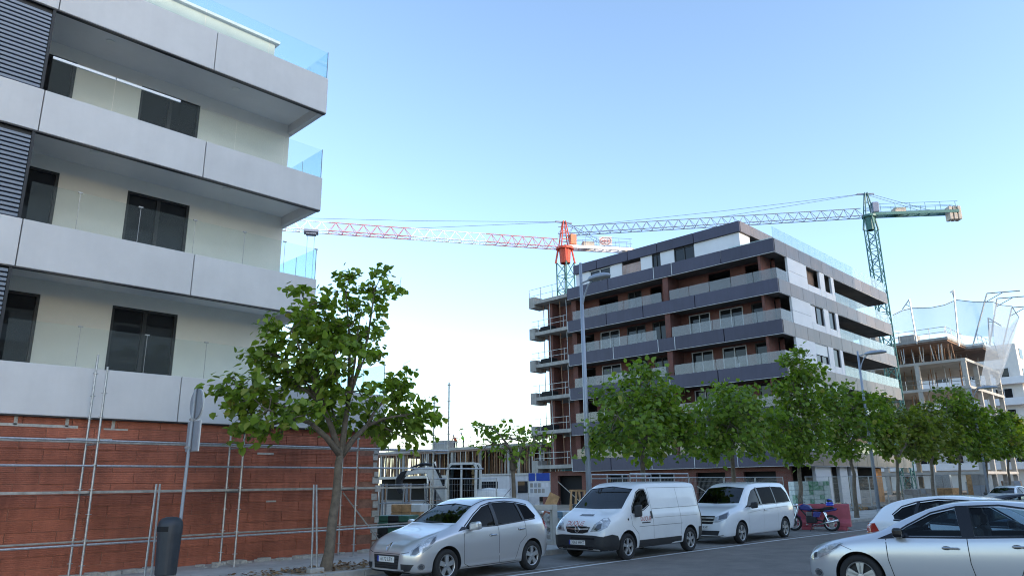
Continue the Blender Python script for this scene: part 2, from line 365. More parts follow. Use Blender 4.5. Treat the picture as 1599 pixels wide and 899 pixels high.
for k, (xs, cap, film) in enumerate([([3.35, 4.75, 6.2, 7.65, 9.1, 10.6, 11.9, XT-.04], True, None), ([3.35, 4.35, 5.7, 7.05, 8.4, 9.6, 10.61], True, None), ([3.35, 4.75, 6.35, 7.9, 9.35, 10.61], False, 6.5), ([-2, .5, 2.9, 4.9, 6.75, 8.65, 10.61], False, None)]):
    z1 = LV[k][1]; balustrade(xs, FY+.06, z1, .93, B1, cap, film); xe = xs[-1]
    for j, (ya, yb) in enumerate(((FY+.08, FY+1.15), (FY+1.17, FY+2.4), (FY+2.42, FY+4.0))):
        p = obj('glass_pane', MB().box(xe-.016, xe, ya, yb, z1+.003, z1+.93), m_pane, B1)
        obj('clamp', MB().tube([(xe-.03, yb, z1), (xe-.03, yb, z1+.92)], .008, 5), m_galv, p)
    obj('pane_edge', MB().box(xe-.01, xe+.008, FY+.045, FY+.059, z1+.003, z1+.94), m_slat, B1)
pr = gY(430, 66, 20.9)
obj('penthouse_wall', MB().box(-4, pr.x, 20.9, 31, 13.8, pr.z-.1), M('penthouse_render', (.52,.50,.45), .85, var=.05), B1)
obj('penthouse_coping', MB().box(-4, pr.x+.12, 20.78, 31, pr.z-.098, pr.z), m_white, B1)
obj('core_wall', MB().box(-4.3, 10.2, 20.8, 30.9, .1, 13.7), m_cream, B1)

# ------------------------------------------------------------------ scaffolding in front of the brick wall
SC = thing('scaffolding', 'galvanised tube scaffolding standing in front of the red brick wall', 'scaffolding', (8, 17.8, .14))
YF, YR = 17.4, 18.08
def standard(x, y, z1, z0=.14, tilt=0):
    s = obj('standard', MB().tube([(x, y, z0), (x+tilt, y, z1)], .0245, 8).box(x-.075, x+.075, y-.075, y+.075, z0, z0+.012), m_galv, SC, smooth=False)
    me = MB()
    z = .42
    while z < z1-.05: me.lathe([(0, 0), (.06, 0), (.06, .012), (0, .012)], (x+tilt*(z-z0)/(z1-z0), y, z), 'z', 8); z += .5
    obj('rosette', me, m_galv, s); return s
for i, x in enumerate((1.86, 5.11, 8.35, 11.62, 14.88)):
    standard(x, YF, (4.6, 4.5, 3.6, 3.2, 5.0)[i]); standard(x-.03, YR, (4.6, 4.85, 3.5, 3.2, 4.6)[i], .14)
    obj('transom', MB().tube([(x, YF, 1.82), (x, YR, 1.82)], .022, 6).tube([(x, YF, 2.86), (x, YR, 2.86)], .022, 6), m_galv, SC)
for z in (.83, 2.40, 2.92):
    for a, b in zip((-1.4, 1.86, 5.11, 8.35, 11.62), (1.86, 5.11, 8.35, 11.62, 14.88)):
        obj('ledger', MB().tube([(a+.03, YF-.03, z), (b-.03, YF-.03, z)], .024, 7), m_galv, SC)
for z in (.86, 2.92):
    for a, b in zip((-1.4, 1.86, 5.11, 8.35, 11.62), (1.86, 5.11, 8.35, 11.62, 14.88)):
        obj('ledger', MB().tube([(a, YR-.03, z), (b, YR-.03, z)], .022, 6), m_plank, SC)
obj('ledger', MB().tube([(14.88, YF-.03, 2.40), (16.3, YF-.03, 2.40)], .024, 7), m_galv, SC)
for a, b in zip((-1.4, 1.86, 5.11, 8.35, 11.62), (1.86, 5.11, 8.35, 11.62, 14.88)):
    for j in range(2): obj('plank', MB().box(a+.02, b-.02, YF+.06+j*.3, YF+.34+j*.3, 1.84, 1.895), m_plank, SC, bevel=.006)
obj('brace', MB().tube([(11.62, YR-.06, 1.75), (13.0, YR-.06, .3)], .02, 6), m_plank, SC)

# ------------------------------------------------------------------ sign, litter bin, stakes
sp = Vector((6.02, 14.75, 0)); top = gY(311, 606, sp.y)
pos = gY(272, 899, sp.y); tx = top.x-.02
ST = thing('road_sign', 'round road sign and square plate seen from behind on grey post', 'sign', (pos.x, sp.y, .14))
lean = (tx-pos.x)/(top.z)
def spx(z): return pos.x+lean*(z-.4)*.6
obj('post', MB().tube([(spx(.14), sp.y, .14), (spx(top.z), sp.y, top.z+.0)], .03, 10), m_grey, ST, smooth=False)
th = R(89)
dx, dy = math.cos(th), math.sin(th)      # sign plane direction
def plate(name, cz, prof, m, back):
    c = Vector((spx(cz), sp.y, cz)); ax = Vector((dx*.5, dy*.5, 0)).normalized(); nn = Vector((ax.y, -ax.x, 0)); c = c+nn*.048
    poly = [c+ax*u+Vector((0, 0, v)) for u, v in prof]
    o = obj(name, MB().prism(poly, nn*-.012, nn*.012), m, ST); 
    obj('flange', MB().prism([c+ax*u*1.02+Vector((0, 0, v*1.02)) for u, v in prof], nn*.014, nn*.035), m_lens, o)
    return o
m_signb = M('sign_back', (.34,.36,.40), .5, .4, var=.08, vs=8)
plate('disc', top.z-.31, [(.3*math.cos(t*math.pi/14), .3*math.sin(t*math.pi/14)) for t in range(28)], m_signb, 0)
plate('plate', top.z-.94, [(-.28, -.29), (.28, -.29), (.28, .29), (-.28, .29)], m_signb, 0)
obj('bracket', MB().box(spx(top.z-.3)-.05, spx(top.z-.3)+.05, sp.y-.03, sp.y+.03, top.z-.64, top.z-.6).box(spx(1)-.05, spx(1)+.05, sp.y-.03, sp.y+.03, top.z-1.18, top.z-1.14), m_galv, ST)
bc = gY(262, 860, sp.y)
BN = thing('litter_bin', 'dark grey hooded litter bin fixed to the sign post', 'bin', (bc.x, sp.y, .3))
m_bin = M('bin_plastic', (.03,.036,.045), .5, var=.12, vs=7)
bz0 = gY(258, 897, sp.y).z; bz1 = gY(262, 806, sp.y).z; br = .215; hb = bz1-bz0
obj('body', MB().lathe([(0, bz0), (br*.84, bz0), (br*.88, bz0+.02), (br, bz0+hb*.72), (br, bz0+hb*.74), (br*.9, bz0+hb*.74), (0, bz0+hb*.70)], (bc.x, sp.y, 0), 'z', 24), m_bin, BN, smooth=False)
hdo = obj('hood', MB().lathe([(br*1.03, bz0+hb*.70), (br*1.04, bz0+hb*.84), (br*.98, bz0+hb*.91), (br*.78, bz0+hb*.965), (br*.4, bz0+hb*.995), (0, bz0+hb)], (bc.x, sp.y, 0), 'z', 24), m_bin, BN, smooth=True)
op = MB(); n_ = 8
for i in range(n_+1):
    t = math.pi*.72+i*math.pi*.62/n_
    for z_ in (.745, .835): op.v.append((bc.x+br*1.046*math.cos(t), sp.y+br*1.046*math.sin(t), bz0+hb*z_))
for i in range(n_): op.f.append((2*i, 2*i+2, 2*i+3, 2*i+1)); op.m.append(0)
obj('opening', op, m_black, hdo)
obj('bracket', MB().box(bc.x+br*.8, spx(.9), sp.y-.03, sp.y+.03, bz0+hb*.25, bz0+hb*.3).box(bc.x+br*.8, spx(1.2), sp.y-.03, sp.y+.03, bz0+hb*.7, bz0+hb*.76), m_galv, BN)
def stakes(label, bx, by, topx, topz, group='metal tree stakes'):
    t = thing('tree_stake', label, 'stake', (bx, by, .14), 0, group)
    for d in (0, .13): obj('pole', MB().tube([(bx+d, by, .12), (topx+d*.5, by+.05, topz)], .021, 7), m_galv, t)
    obj('footing', MB().box(bx-.08, bx+.26, by-.1, by+.1, .1, .24), m_conc, t, bevel=.02)
a = gY(492, 756, 14.8); b = gY(487, 884, 14.8); stakes('pair of metal stakes standing beside the trunk of the nearest tree', b.x, 14.8, a.x, a.z)
a = gY(246, 755, 15.6); b = gY(226, 893, 15.6); stakes('pair of metal stakes left of the litter bin', b.x, 15.6, a.x, a.z)

# ------------------------------------------------------------------ dark panelled apartment building
random.seed(9)
m_panel = M('dark_cladding', (.052,.050,.082), .48, .25, var=.10, vs=.7, rnd=.12, streak=.12)
m_panelb = M('side_lit_cladding', (.20,.155,.145), .40, .25, var=.25, vs=.30, rnd=.16, streak=.2, col2=(.135,.135,.155))  # brown over grey: warm sun and reflections put into the colour
m_bwhite = M('white_cladding', (.70,.70,.72), .6, var=.05, vs=.7, rnd=.03)
m_bbrick = brickmat('red_brickwork', (.18,.050,.036), (.13,.040,.030), (.15,.10,.085), .25, .085, .012)
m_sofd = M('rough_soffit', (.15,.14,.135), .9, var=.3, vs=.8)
m_fglass = glass('balustrade_glass_with_film', (.80,.82,.83), .08, .16, (.58,.55,.53))
m_fglassb = glass('balustrade_glass_side', (.84,.92,.91), .04, .22, (.60,.68,.68))
m_wframe = M('white_frame', (.60,.62,.64), .45)
AX, BY0 = 51.0, 22.5           # faces A (towards the side street) and B (along the street)
YA1, YS1 = 42.85, 47.7         # end of cladding on A / end of the raw slabs
XB1 = 75.4
ZB = [2.95+3.11*i for i in range(6)]; FH = 1.05
B2 = thing('apartment_building', 'dark clad apartment building still under construction behind the street trees', 'building', (60, 33, 0))
seamsA = [[22.5,27,30.6,34.5,38.6,42.85],[22.5,28.4,32.3,36.6,42.85],[22.5,28,32.3,33.3,38,42.85],[22.5,27.2,31.6,33.2,37.8,42.85],[22.5,29.5,34.5,38.4,42.85],[22.5,26.92,31.42,33.2,38.04,42.85]]
for k, z in enumerate(ZB):
    for a, b in zip(seamsA[k], seamsA[k][1:]):
        obj('cladding_panel', MB().box(AX, AX+.14, a+.03, b-.03, z, z+FH), m_panel, B2, bevel=.01)
        if random.random() < .55: obj('joint_strip', MB().box(AX-.012, AX+.05, b-.022, b+.022, z+.02, z+FH), m_wframe, B2)
    obj('edge_trim', MB().box(AX+.01, AX+.14, 22.52, YA1, z-.03, z-.004).box(AX+.15, XB1, BY0+.01, BY0+.12, z-.03, z-.004), m_soffit, B2)
    xs = [AX+.145]+[53.1+2.23*i for i in range(0, 11)]; xs[-1] = XB1
    for a, b in zip(xs, xs[1:]):
        obj('cladding_panel', MB().box(a+.012, b-.012, BY0, BY0+.14, z, z+FH), m_panelb, B2, bevel=.01)
    obj('cladding_panel', MB().box(XB1-.16, XB1, BY0+.15, BY0+9, z, z+FH), m_panelb, B2)
    # slab of this storey
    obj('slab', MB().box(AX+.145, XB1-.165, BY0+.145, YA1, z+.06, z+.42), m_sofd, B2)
    sl = obj('raw_slab', MB().box(AX, XB1-6, YA1+.004, YS1, z+.3, z+.62), m_conc, B2)
    obj('raw_upstand', MB().box(AX-.02, AX+1.5, YS1-.7, YS1+.02, z-.02, z+1.05), m_conc, sl)
for k in range(6):
    zf = ZB[k]+.42; zc = ZB[k+1]+.06 if k < 5 else 22
    if k == 5: break
    # brick inner wall behind the A balconies with openings
    xw = AX+1.9
    ops = [(23.4, 25.7), (26.4, 28.5), (29.3, 31.3), (33.4, 34.9), (35.6, 37.6), (38.4, 40.6), (41.3, 42.5)] if k != 4 else [(23.5, 25.9), (27.2, 29.2), (33.7, 34.9), (35.8, 37.3), (38.4, 40.6)]
    tops = zc-.14
    wl = MB(); ys = [24.4 if False else BY0+1.2]+[q for o_ in ops for q in o_]+[YS1-1.2]
    for i in range(0, len(ys), 2): wl.box(xw, xw+.2, ys[i], ys[i+1], zf, zc)
    sills = {}
    for j, (a, b) in enumerate(ops):
        wl.box(xw, xw+.2, a, b, tops, zc); s0 = zf+.02
        if j in (1,): s0 = zf+.45; wl.box(xw, xw+.2, a, b, zf, s0)
        sills[j] = s0
    wl.box(AX+.2, 53.05, BY0+1.25, BY0+1.45, zf, zc) if False else None
    obj('brick_wall', wl, m_bbrick, B2)
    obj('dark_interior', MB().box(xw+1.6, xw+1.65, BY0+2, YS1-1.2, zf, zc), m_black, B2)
    for j, (a, b) in enumerate(ops):
        raw = (k == 4 and j != 3) or (j == 6)
        if raw: continue
        wn = obj('window', MB().box(xw+.1, xw+.13, a+.03, b-.03, sills[j], tops-.02), m_wing, B2)
        fr = MB(); t = .07
        mid = [(a+b)/2] if b-a > 1.1 else []
        for yv in [a+.03+t/2, b-.03-t/2]+mid: fr.box(xw+.02, xw+.098, yv-t/2, yv+t/2, sills[j], tops-.02)
        fr.box(xw+.02, xw+.098, a+.03+t, b-.03-t, tops-.09, tops-.02)
        obj('window_frame', fr, m_dark if j in (0, 3, 4) else m_wframe, wn)
        if random.random() < .7: obj('sticker', MB().box(xw+.07, xw+.097, (a+b)/2-.35, (a+b)/2-.12, sills[j]+.1, sills[j]+.8), m_bwhite, wn)
    # brick fin between the two flats, and the end pier
    obj('brick_fin', MB().box(AX+.2, xw, 32.0, 32.5, zf, zc), m_bbrick, B2)
    obj('brick_fin', MB().box(AX+.25, xw, BY0+1.3, BY0+1.5, zf, zc), m_bbrick, B2)
    obj('brick_pier', MB().box(AX+.9, AX+1.88, YA1-.3, YA1+.25, zf, zc), m_bbrick, B2); obj('brick_pier', MB().box(AX+.9, AX+1.88, YS1-2.2, YS1-1.6, zf+.2, zc+.24), m_bbrick, B2)
    # glass
    zg = ZB[k]+FH
    for (y0, y1, n) in ((BY0+.06, 31.85, 5), (33.3 if k in (3,) else 32.6, 42.3, 6 if k != 4 else 5)):
        for i in range(n):
            a, b = y0+(y1-y0)*i/n, y0+(y1-y0)*(i+1)/n
            obj('glass_pane', MB().box(AX+.06, AX+.08, a+.02, b-.02, zg-.05, zg+.82), m_fglass, B2)
    obj('glass_pane', MB().box(AX+.1, 53.06, BY0+.06, BY0+.08, zg-.05, zg+.82), m_fglass, B2)
    # white wall with windows on B
    zs = zc-.06-1.5
    for (a, b, z0, z1) in ((53.1, 56.55, zg, zc-.065), (56.57, 59.03, zg, zs-.02), (59.05, 60.05, zg, zc-.065), (60.07, 61.43, zg, zs-.02), (61.45, 62.05, zg, zc-.065)):
        if z1-z0 > 1.3 and b-a > 2: 
            obj('white_panel', MB().box(a, b-.02, BY0+.02, BY0+.2, z0, z0+.98), m_bwhite, B2); obj('white_panel', MB().box(a, b-.02, BY0+.02, BY0+.2, z0+1.0, z1), m_bwhite, B2)
        else: obj('white_panel', MB().box(a, b-.02, BY0+.02, BY0+.2, z0, z1), m_bwhite, B2)
    for (a, b) in ((56.57, 59.03), (60.07, 61.43)):
        if k == 4: 
            obj('raw_opening', MB().box(a, b, BY0+.5, BY0+.55, zs, zc-.07), m_ply if a < 59 else m_black, B2); continue
        wn = obj('window', MB().box(a, b-.02, BY0+.16, BY0+.2, zs, zc-.07), m_wing, B2)
        fr = MB()
        for xv in ([a+.04, b-.06, (a+b)/2] if b-a > 2 else [a+.04, b-.06]): fr.box(xv-.04, xv+.04, BY0+.1, BY0+.158, zs, zc-.07)
        fr.box(a, b-.02, BY0+.1, BY0+.158, zc-.14, zc-.07)
        obj('window_frame', fr, m_dark, wn)
        if k == 2 and a < 59: obj('roller_shutter', MB().box(a+.1, b-.1, BY0+.08, BY0+.099, zs+.6, zc-.08), m_wframe, wn)
        elif a < 59: obj('curtain', MB().box(a+.15, a+1.0, BY0+.12, BY0+.157, zs+.05, zc-.1), m_bwhite, wn)
    # recessed balcony at the far end of B
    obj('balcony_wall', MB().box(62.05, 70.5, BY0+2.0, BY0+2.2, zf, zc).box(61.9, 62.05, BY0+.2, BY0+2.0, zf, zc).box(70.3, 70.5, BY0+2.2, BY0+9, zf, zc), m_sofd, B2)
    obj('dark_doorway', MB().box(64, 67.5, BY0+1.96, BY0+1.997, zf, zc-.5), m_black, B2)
    for i in range(12):
        a = 62.1+i*1.1; obj('glass_pane', MB().box(a, a+1.08, BY0+.06, BY0+.08, zg-.05, zg+.85), m_fglassb, B2)
    # raw end: props, rails
    rl = MB()
    for j in range(3): rl.tube([(AX+.1, YA1+.6+j*1.6, zf+.2), (AX+.1, YA1+.6+j*1.6, zf+1.35)], .03, 5)
    for h in (.7, 1.2): rl.tube([(AX+.1, YA1+.3, zf+.2+h-.1), (AX+.1, YS1-.2, zf+.2+h-.1)], .022, 5)
    obj('guard_rail', rl, m_galv, B2)
    for j in range(4):
        y = YA1+.5+j*1.05; obj('prop', MB().tube([(AX+.5+.3*(j % 2), y, zf+.2), (AX+.5+.3*(j % 2), y+.05, zc+.22)], .035, 5), m_rust if j % 2 else m_galv, B2)
    if k in (1, 2, 3, 4): obj('rubble_tub', MB().box(AX+.2, AX+1.1, YS1-2.6, YS1-1.1, zf+.22, zf+.7), m_black, B2, bevel=.1)
rl = MB()
for j in range(4): rl.tube([(AX+.1, YA1+.4+j*1.5, ZB[5]+.62), (AX+.1, YA1+.4+j*1.5, ZB[5]+1.9)], .035, 5)
for h in (1.2, 1.85): rl.tube([(AX+.1, YA1+.1, ZB[5]+h), (AX+.1, YS1-.1, ZB[5]+h)], .025, 5)
obj('guard_rail', rl, m_galv, B2)
# penthouse
PX, PY0, PY1 = 53.3, 26.2, 43.9
zr0, zr1 = 21.6, 22.5; zp = ZB[5]+.42
for a, b in zip([26.2, 30.5, 34.2, 37.4, 41, 43.9], [30.5, 34.2, 37.4, 41, 43.9]):
    obj('cladding_panel', MB().box(PX, PX+.14, a+.03, b-.03, zr0, zr1), m_panel, B2, bevel=.01)
for i in range(8):
    a = PX+.145+i*2.2; obj('cladding_panel', MB().box(a+.01, a+2.19, PY0, PY0+.14, zr0, zr1), m_panelb, B2, bevel=.01)
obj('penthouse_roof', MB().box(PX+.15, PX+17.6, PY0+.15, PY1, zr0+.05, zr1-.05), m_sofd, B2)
for (a, b) in ((26.4, 30.6), (32.6, 34.0), (34.9, 36.1), (38.2, 39.5), (42.0, 43.7)):
    obj('white_panel', MB().box(PX+.2, PX+.4, a, b, zp, zr0), m_bwhite, B2)
for (a, b) in ((30.6, 32.6), (34.0, 34.9), (39.5, 42.0)):
    wn = obj('window', MB().box(PX+.3, PX+.34, a, b, zp, zr0-.05), m_wing, B2)
    fr = MB()
    for yv in (a+.05, (a+b)/2, b-.05): fr.box(PX+.22, PX+.298, yv-.04, yv+.04, zp, zr0-.05)
    fr.box(PX+.22, PX+.298, a, b, zr0-.12, zr0-.05)
    obj('window_frame', fr, m_wframe if a > 38 else m_dark, wn)
obj('brick_wall', MB().box(PX+.22, PX+.4, 36.1, 38.2, zp, zr0-.3), brickmat('pale_brickwork', (.45,.24,.18), (.36,.18,.13), (.45,.42,.4), .28, .09, .02), B2)
obj('white_panel', MB().box(PX+.42, PX+2.0, PY0+.2, PY0+.4, zp, zr0), m_bwhite, B2)
obj('penthouse_glazing', MB().box(PX+2.0, PX+16.5, PY0+.9, PY0+1.0, zp, zr0), m_wing, B2)
zg = ZB[5]+FH
for i in range(22):
    a = 51.1+i*1.1; obj('glass_pane', MB().box(a, a+1.08, BY0+.06, BY0+.08, zg-.05, zg+.95), m_fglassb, B2)
for i in range(3): obj('glass_pane', MB().box(AX+.06, AX+.08, BY0+.12+i*1.2, BY0+1.3+i*1.2, zg-.05, zg+.1), m_fglassb, B2)
# ground floor
gf = MB(); ops = [(24.5, 27), (28.5, 31.0), (33.0, 35.5), (37.5, 39.5), (42.4, 45.2)]
ys = [BY0+.9]+[q for o_ in ops for q in o_]+[YS1-.6]
for i in range(0, len(ys), 2): gf.box(AX+.7, AX+1.0, ys[i], ys[i+1], .1, ZB[0]+.06)
for a, b in ops: gf.box(AX+.7, AX+1.0, a, b, 2.6, ZB[0]+.06)
obj('brick_wall', gf, m_bbrick, B2)
for a, b in ops:
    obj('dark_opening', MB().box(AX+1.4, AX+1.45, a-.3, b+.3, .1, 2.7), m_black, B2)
    obj('timber_brace', MB().bar((AX+.6, a+.1, .3), (AX+.6, b-.1, 2.1 if a > 40 else 1.6), .05, .06), m_plank, B2)
for (a, b) in ((54.5, 57.3), (59.0, 60.5), (61.3, 62.6)):
    obj('white_panel', MB().box(a, b, BY0+.3, BY0+.55, .1, ZB[0]+.02), m_bwhite, B2)
obj('grey_pilaster', MB().box(57.9, 58.5, BY0+.7, BY0+1.2, .1, ZB[0]), m_conc, B2)
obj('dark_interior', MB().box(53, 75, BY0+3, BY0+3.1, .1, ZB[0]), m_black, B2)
obj('timber_panel', MB().box(67.2, 68.6, BY0+.5, BY0+.62, .1, ZB[0]-.1), M('raw_timber_panel', (.55,.25,.08), .8, var=.2, vs=2), B2)
obj('concrete_plinth', MB().box(62.7, 67.1, BY0+.6, BY0+.8, .1, 1.1), m_conc, B2)

# ------------------------------------------------------------------ tower cranes
m_cred = M('crane_red', (.56,.075,.035), .5, var=.12, vs=3)
m_cwhite = M('crane_white', (.74,.72,.73), .5, var=.06)
m_cpink = M('crane_faded_red', (.50,.16,.17), .55, var=.15, vs=3)
m_cgreen = M('crane_green', (.05,.16,.15), .5, var=.12, vs=3)
m_cgrey = M('crane_blue_grey', (.20,.23,.32), .5, var=.1)
m_cable = M('steel_cable', (.14,.14,.15), .6, .4)
m_cw = M('counterweight_concrete', (.50,.44,.38), .9, var=.15, vs=2)
def jib_truss(p0, p1, w, h, n, r):
    mb = MB(); p0, p1 = Vector(p0), Vector(p1); d = (p1-p0); s_ = d.normalized().cross(Vector((0,0,1))); u = Vector((0,0,1))
    A = lambda t, k: p0+d*t+(s_*(w/2) if k == 0 else s_*(-w/2) if k == 1 else u*h)
    for k in range(3): mb.tube([A(0, k), A(1, k)], r*1.25, 5)
    for i in range(n):
        t0, tm, t1 = i/n, (i+.5)/n, (i+1)/n
        for k in (0, 1): mb.tube([A(t0, k), A(tm, 2)], r*.8, 4, cap=False); mb.tube([A(tm, 2), A(t1, k)], r*.8, 4, cap=False)
        mb.tube([A(t0, 0), A(t0, 1)], r*.7, 4, cap=False); mb.tube([A(t0, 0), A(t1, 1)], r*.7, 4, cap=False)
    return mb
def mast_truss(x, y, z0, z1, w, r, step):
    mb = MB(); c = [(-w/2,-w/2),(w/2,-w/2),(w/2,w/2),(-w/2,w/2)]
    for a, b in c: mb.tube([(x+a, y+b, z0), (x+a, y+b, z1)], r*1.5, 5)
    n = max(1, int((z1-z0)/step)); h = (z1-z0)/n
    for i in range(n):
        za, zb = z0+i*h, z0+(i+1)*h
        for k in range(4):
            a, b = c[k], c[(k+1) % 4]
            if i % 2: a, b = b, a
            mb.tube([(x+a[0], y+a[1], za), (x+b[0], y+b[1], zb)], r*.9, 4, cap=False); mb.tube([(x+a[0], y+a[1], za), (x+b[0], y+b[1], za)], r*.7, 4, cap=False)
    return mb
def crane(label, px, depth, topx, cols, marks, tipx, cjx, w, sign=None):
    d0 = ray(*px); base = CPOS+d0*(depth/d0.dot(FW)); z = base.z
    dt = ray(*topx); tz = (CPOS+dt*(depth/dt.dot(FW))).z
    x, y = base.x, base.y
    T = thing('tower_crane', label, 'crane', (x, y, .1))
    tip = gz(*tipx, z=z); cj = gz(*cjx, z=z); jd = (tip-base); jd.z = 0; ln = jd.length; jd.normalize(); sd_ = jd.cross(Vector((0,0,1)))
    obj('mast', mast_truss(x, y, .1, z-1.6, w, .055, w*1.1), cols['mast'], T)
    mb = MB()
    for a in (-1, 1):
        for b in (-1, 1): mb.tube([(x+a*w*.55, y+b*w*.55, z-1.7), (x+a*w*.36, y+b*w*.36, z+.2), ], .11, 6)
    mb.lathe([(0, z-.15), (w*.72, z-.15), (w*.72, z+.1), (0, z+.1)], (x, y, 0), 'z', 14); mb.lathe([(w*.42, z-1.7), (w*.5, z-.15)], (x, y, 0), 'z', 10)
    obj('slewing_ring', mb, cols['head'], T)
    mb = MB()
    for a in (-1, 1):
        for b in (-1, 1): mb.tube([Vector((x, y, z))+jd*(a*w*.42)+sd_*(b*w*.42), Vector((x, y, tz))+jd*a*.12+sd_*b*.15], .075, 6)
    for t in (.3, .6): 
        for b in (-1, 1):
            k = .42*(1-t)*w+.13*t; mb.tube([Vector((x, y, z+(tz-z)*t))+jd*-k+sd_*(b*k), Vector((x, y, z+(tz-z)*t))+jd*k+sd_*(b*k)], .05, 5)
    hd = obj('tower_head', mb, cols['head'], T)
    obj('head_sheave', MB().bar(Vector((x, y, tz))+jd*1.0-Vector((0,0,.12)), Vector((x, y, tz))-jd*.9-Vector((0,0,.2)), .16, .16), m_cgrey, hd)
    cb = Vector((x, y, z+.95))+sd_*(-w*.15)-jd*(w*.62)
    cab = obj('cab', MB().obox(cb, jd*.36, sd_*.42, (0,0,.62)), cols['cab'], T, bevel=.08)
    obj('cab_window', MB().obox(cb+Vector((0,0,.25)), jd*.38, sd_*.34, (0,0,.26)), m_wing, cab)
    # jib in coloured sections
    ends = [0]+[ (Vector((gz(mx, my, z=z).x-x, gz(mx, my, z=z).y-y, 0))).length for mx, my in marks]+[ln]
    for i, (a, b) in enumerate(zip(ends, ends[1:])):
        p0, p1 = Vector((x, y, z))+jd*max(a, .8), Vector((x, y, z))+jd*b
        obj('jib_section', jib_truss(p0, p1, 1.0, 1.05, max(2, int((b-a)/1.25)), .042), cols['jib'][i % len(cols['jib'])], T)
    J = lambda t, h=1.05: Vector((x, y, z+h))+jd*(ln*t)
    H = Vector((x, y, tz-.1)); 
    obj('pendant_line', MB().tube([H, H*.5+J(.9)*.5-Vector((0,0,.15)), J(.9)], .022, 4), m_cable, T)
    obj('pendant_line', MB().tube([H, J(.46)], .022, 4), m_cable, T)
    tr = J(.74 if sign else .42, -.1)
    t = obj('trolley', MB().obox(tr, jd*.7, sd_*.55, (0,0,.12)).obox(tr-Vector((0,0,.25)), jd*.5, sd_*.4, (0,0,.06)), m_cgrey, T)
    mb = MB()
    for a in (-.35, .35): mb.tube([tr+jd*a, tr+jd*a*.8-Vector((0,0,10 if sign else 1.6))], .02, 4)
    obj('hoist_rope', mb, m_cable, t)
    cd_ = Vector((cj.x-x, cj.y-y, 0)); cl = cd_.length; cd_.normalize(); cs = cd_.cross(Vector((0,0,1)))
    K = lambda t, h=0.: Vector((x, y, z+h))+cd_*(cl*t)
    mb = MB()
    for s_ in (-.5, .5): mb.bar(K(.05, .12)+cs*s_, K(1, .12)+cs*s_, .14, .34)
    for i in range(8): mb.bar(K(.1+i*.12, .12)-cs*.5, K(.1+i*.12, .12)+cs*.5, .08, .1)
    obj('counter_jib', mb, cols['cj'], T)
    mb = MB()
    for s_ in (-.55, .55):
        for i in range(6): mb.tube([K(.12+i*.17)+cs*s_, K(.12+i*.17, 1.3)+cs*s_], .028, 4)
        for h in (.75, 1.3): mb.tube([K(.1, h)+cs*s_, K(1.0, h)+cs*s_], .022, 4)
    obj('walkway_rail', mb, cols['rail'], T)
    obj('winch', MB().obox(K(.35, .55), cd_*.65, cs*.4, (0,0,.3)), m_cw, T, bevel=.05)
    mb = MB()
    for s_ in (-.2, .2): mb.tube([H+cs*s_, K(.72, .2)+cs*s_*2], .025, 4)
    obj('pendant_line', mb, m_cable, T)
    for i in range(3):
        o_ = K(.91+i*.05); obj('counterweight', MB().obox(o_+Vector((0,0,-.05)), cd_*.19, cs*.5, (0,0,.8 if not sign else .3)), m_cw, T, bevel=.05)
    if sign:
        c = K(.62, .85)+Vector((0,0,.25)); ax = RT.copy(); ax.z = 0; ax.normalize(); nn = Vector((ax.y, -ax.x, 0))
        sg = obj('sign_board', MB().obox(c, ax*.72, nn*.03, (0,0,.5)), m_cwhite, T)
        cv = bpy.data.curves.new('t', 'FONT'); cv.body = sign; cv.size = .62; cv.align_x = 'CENTER'; cv.align_y = 'CENTER'; cv.extrude = .01
        to = bpy.data.objects.new('t', cv); COL.objects.link(to); dg = bpy.context.evaluated_depsgraph_get(); me = bpy.data.meshes.new_from_object(to.evaluated_get(dg)); bpy.data.objects.remove(to)
        mt = Matrix.Translation(c+nn*.05) @ Matrix((( ax.x, 0, nn.x, 0), (ax.y, 0, nn.y, 0), (0, 1, 0, 0), (0, 0, 0, 1)))
        me.transform(mt); me.materials.clear(); obj('lettering', me, m_cred, sg)
        rg = MB()
        for i in range(24):
            t0, t1 = 2*math.pi*i/24, 2*math.pi*(i+1)/24
            rg.tube([c+nn*.05+ax*.62*math.cos(t0)+Vector((0,0,.4*math.sin(t0))), c+nn*.05+ax*.62*math.cos(t1)+Vector((0,0,.4*math.sin(t1)))], .03, 4, cap=False)
        obj('oval_ring', rg, m_cred, sg)
    return T
crane('red tower crane with red and white jib reaching left behind the white building', (882, 388), 80, (886, 341),
      dict(mast=m_cgreen, head=m_cred, cab=M('cab_orange', (.62,.22,.10), .5), jib=[m_cpink, m_cwhite, m_cpink, m_cwhite], cj=m_cwhite, rail=m_cgrey), [(757, 384), (640, 377), (513, 369)], (330, 350), (985, 393), 1.35, 'eite')
crane('green tower crane with grey jib and pale concrete counterweights above the dark building', (1357, 338), 85, (1357, 297),
      dict(mast=m_cgreen, head=m_cgreen, cab=m_cgrey, jib=[m_cgrey], cj=m_cgreen, rail=m_cgreen), [], (872, 367), (1494, 333), 1.12)

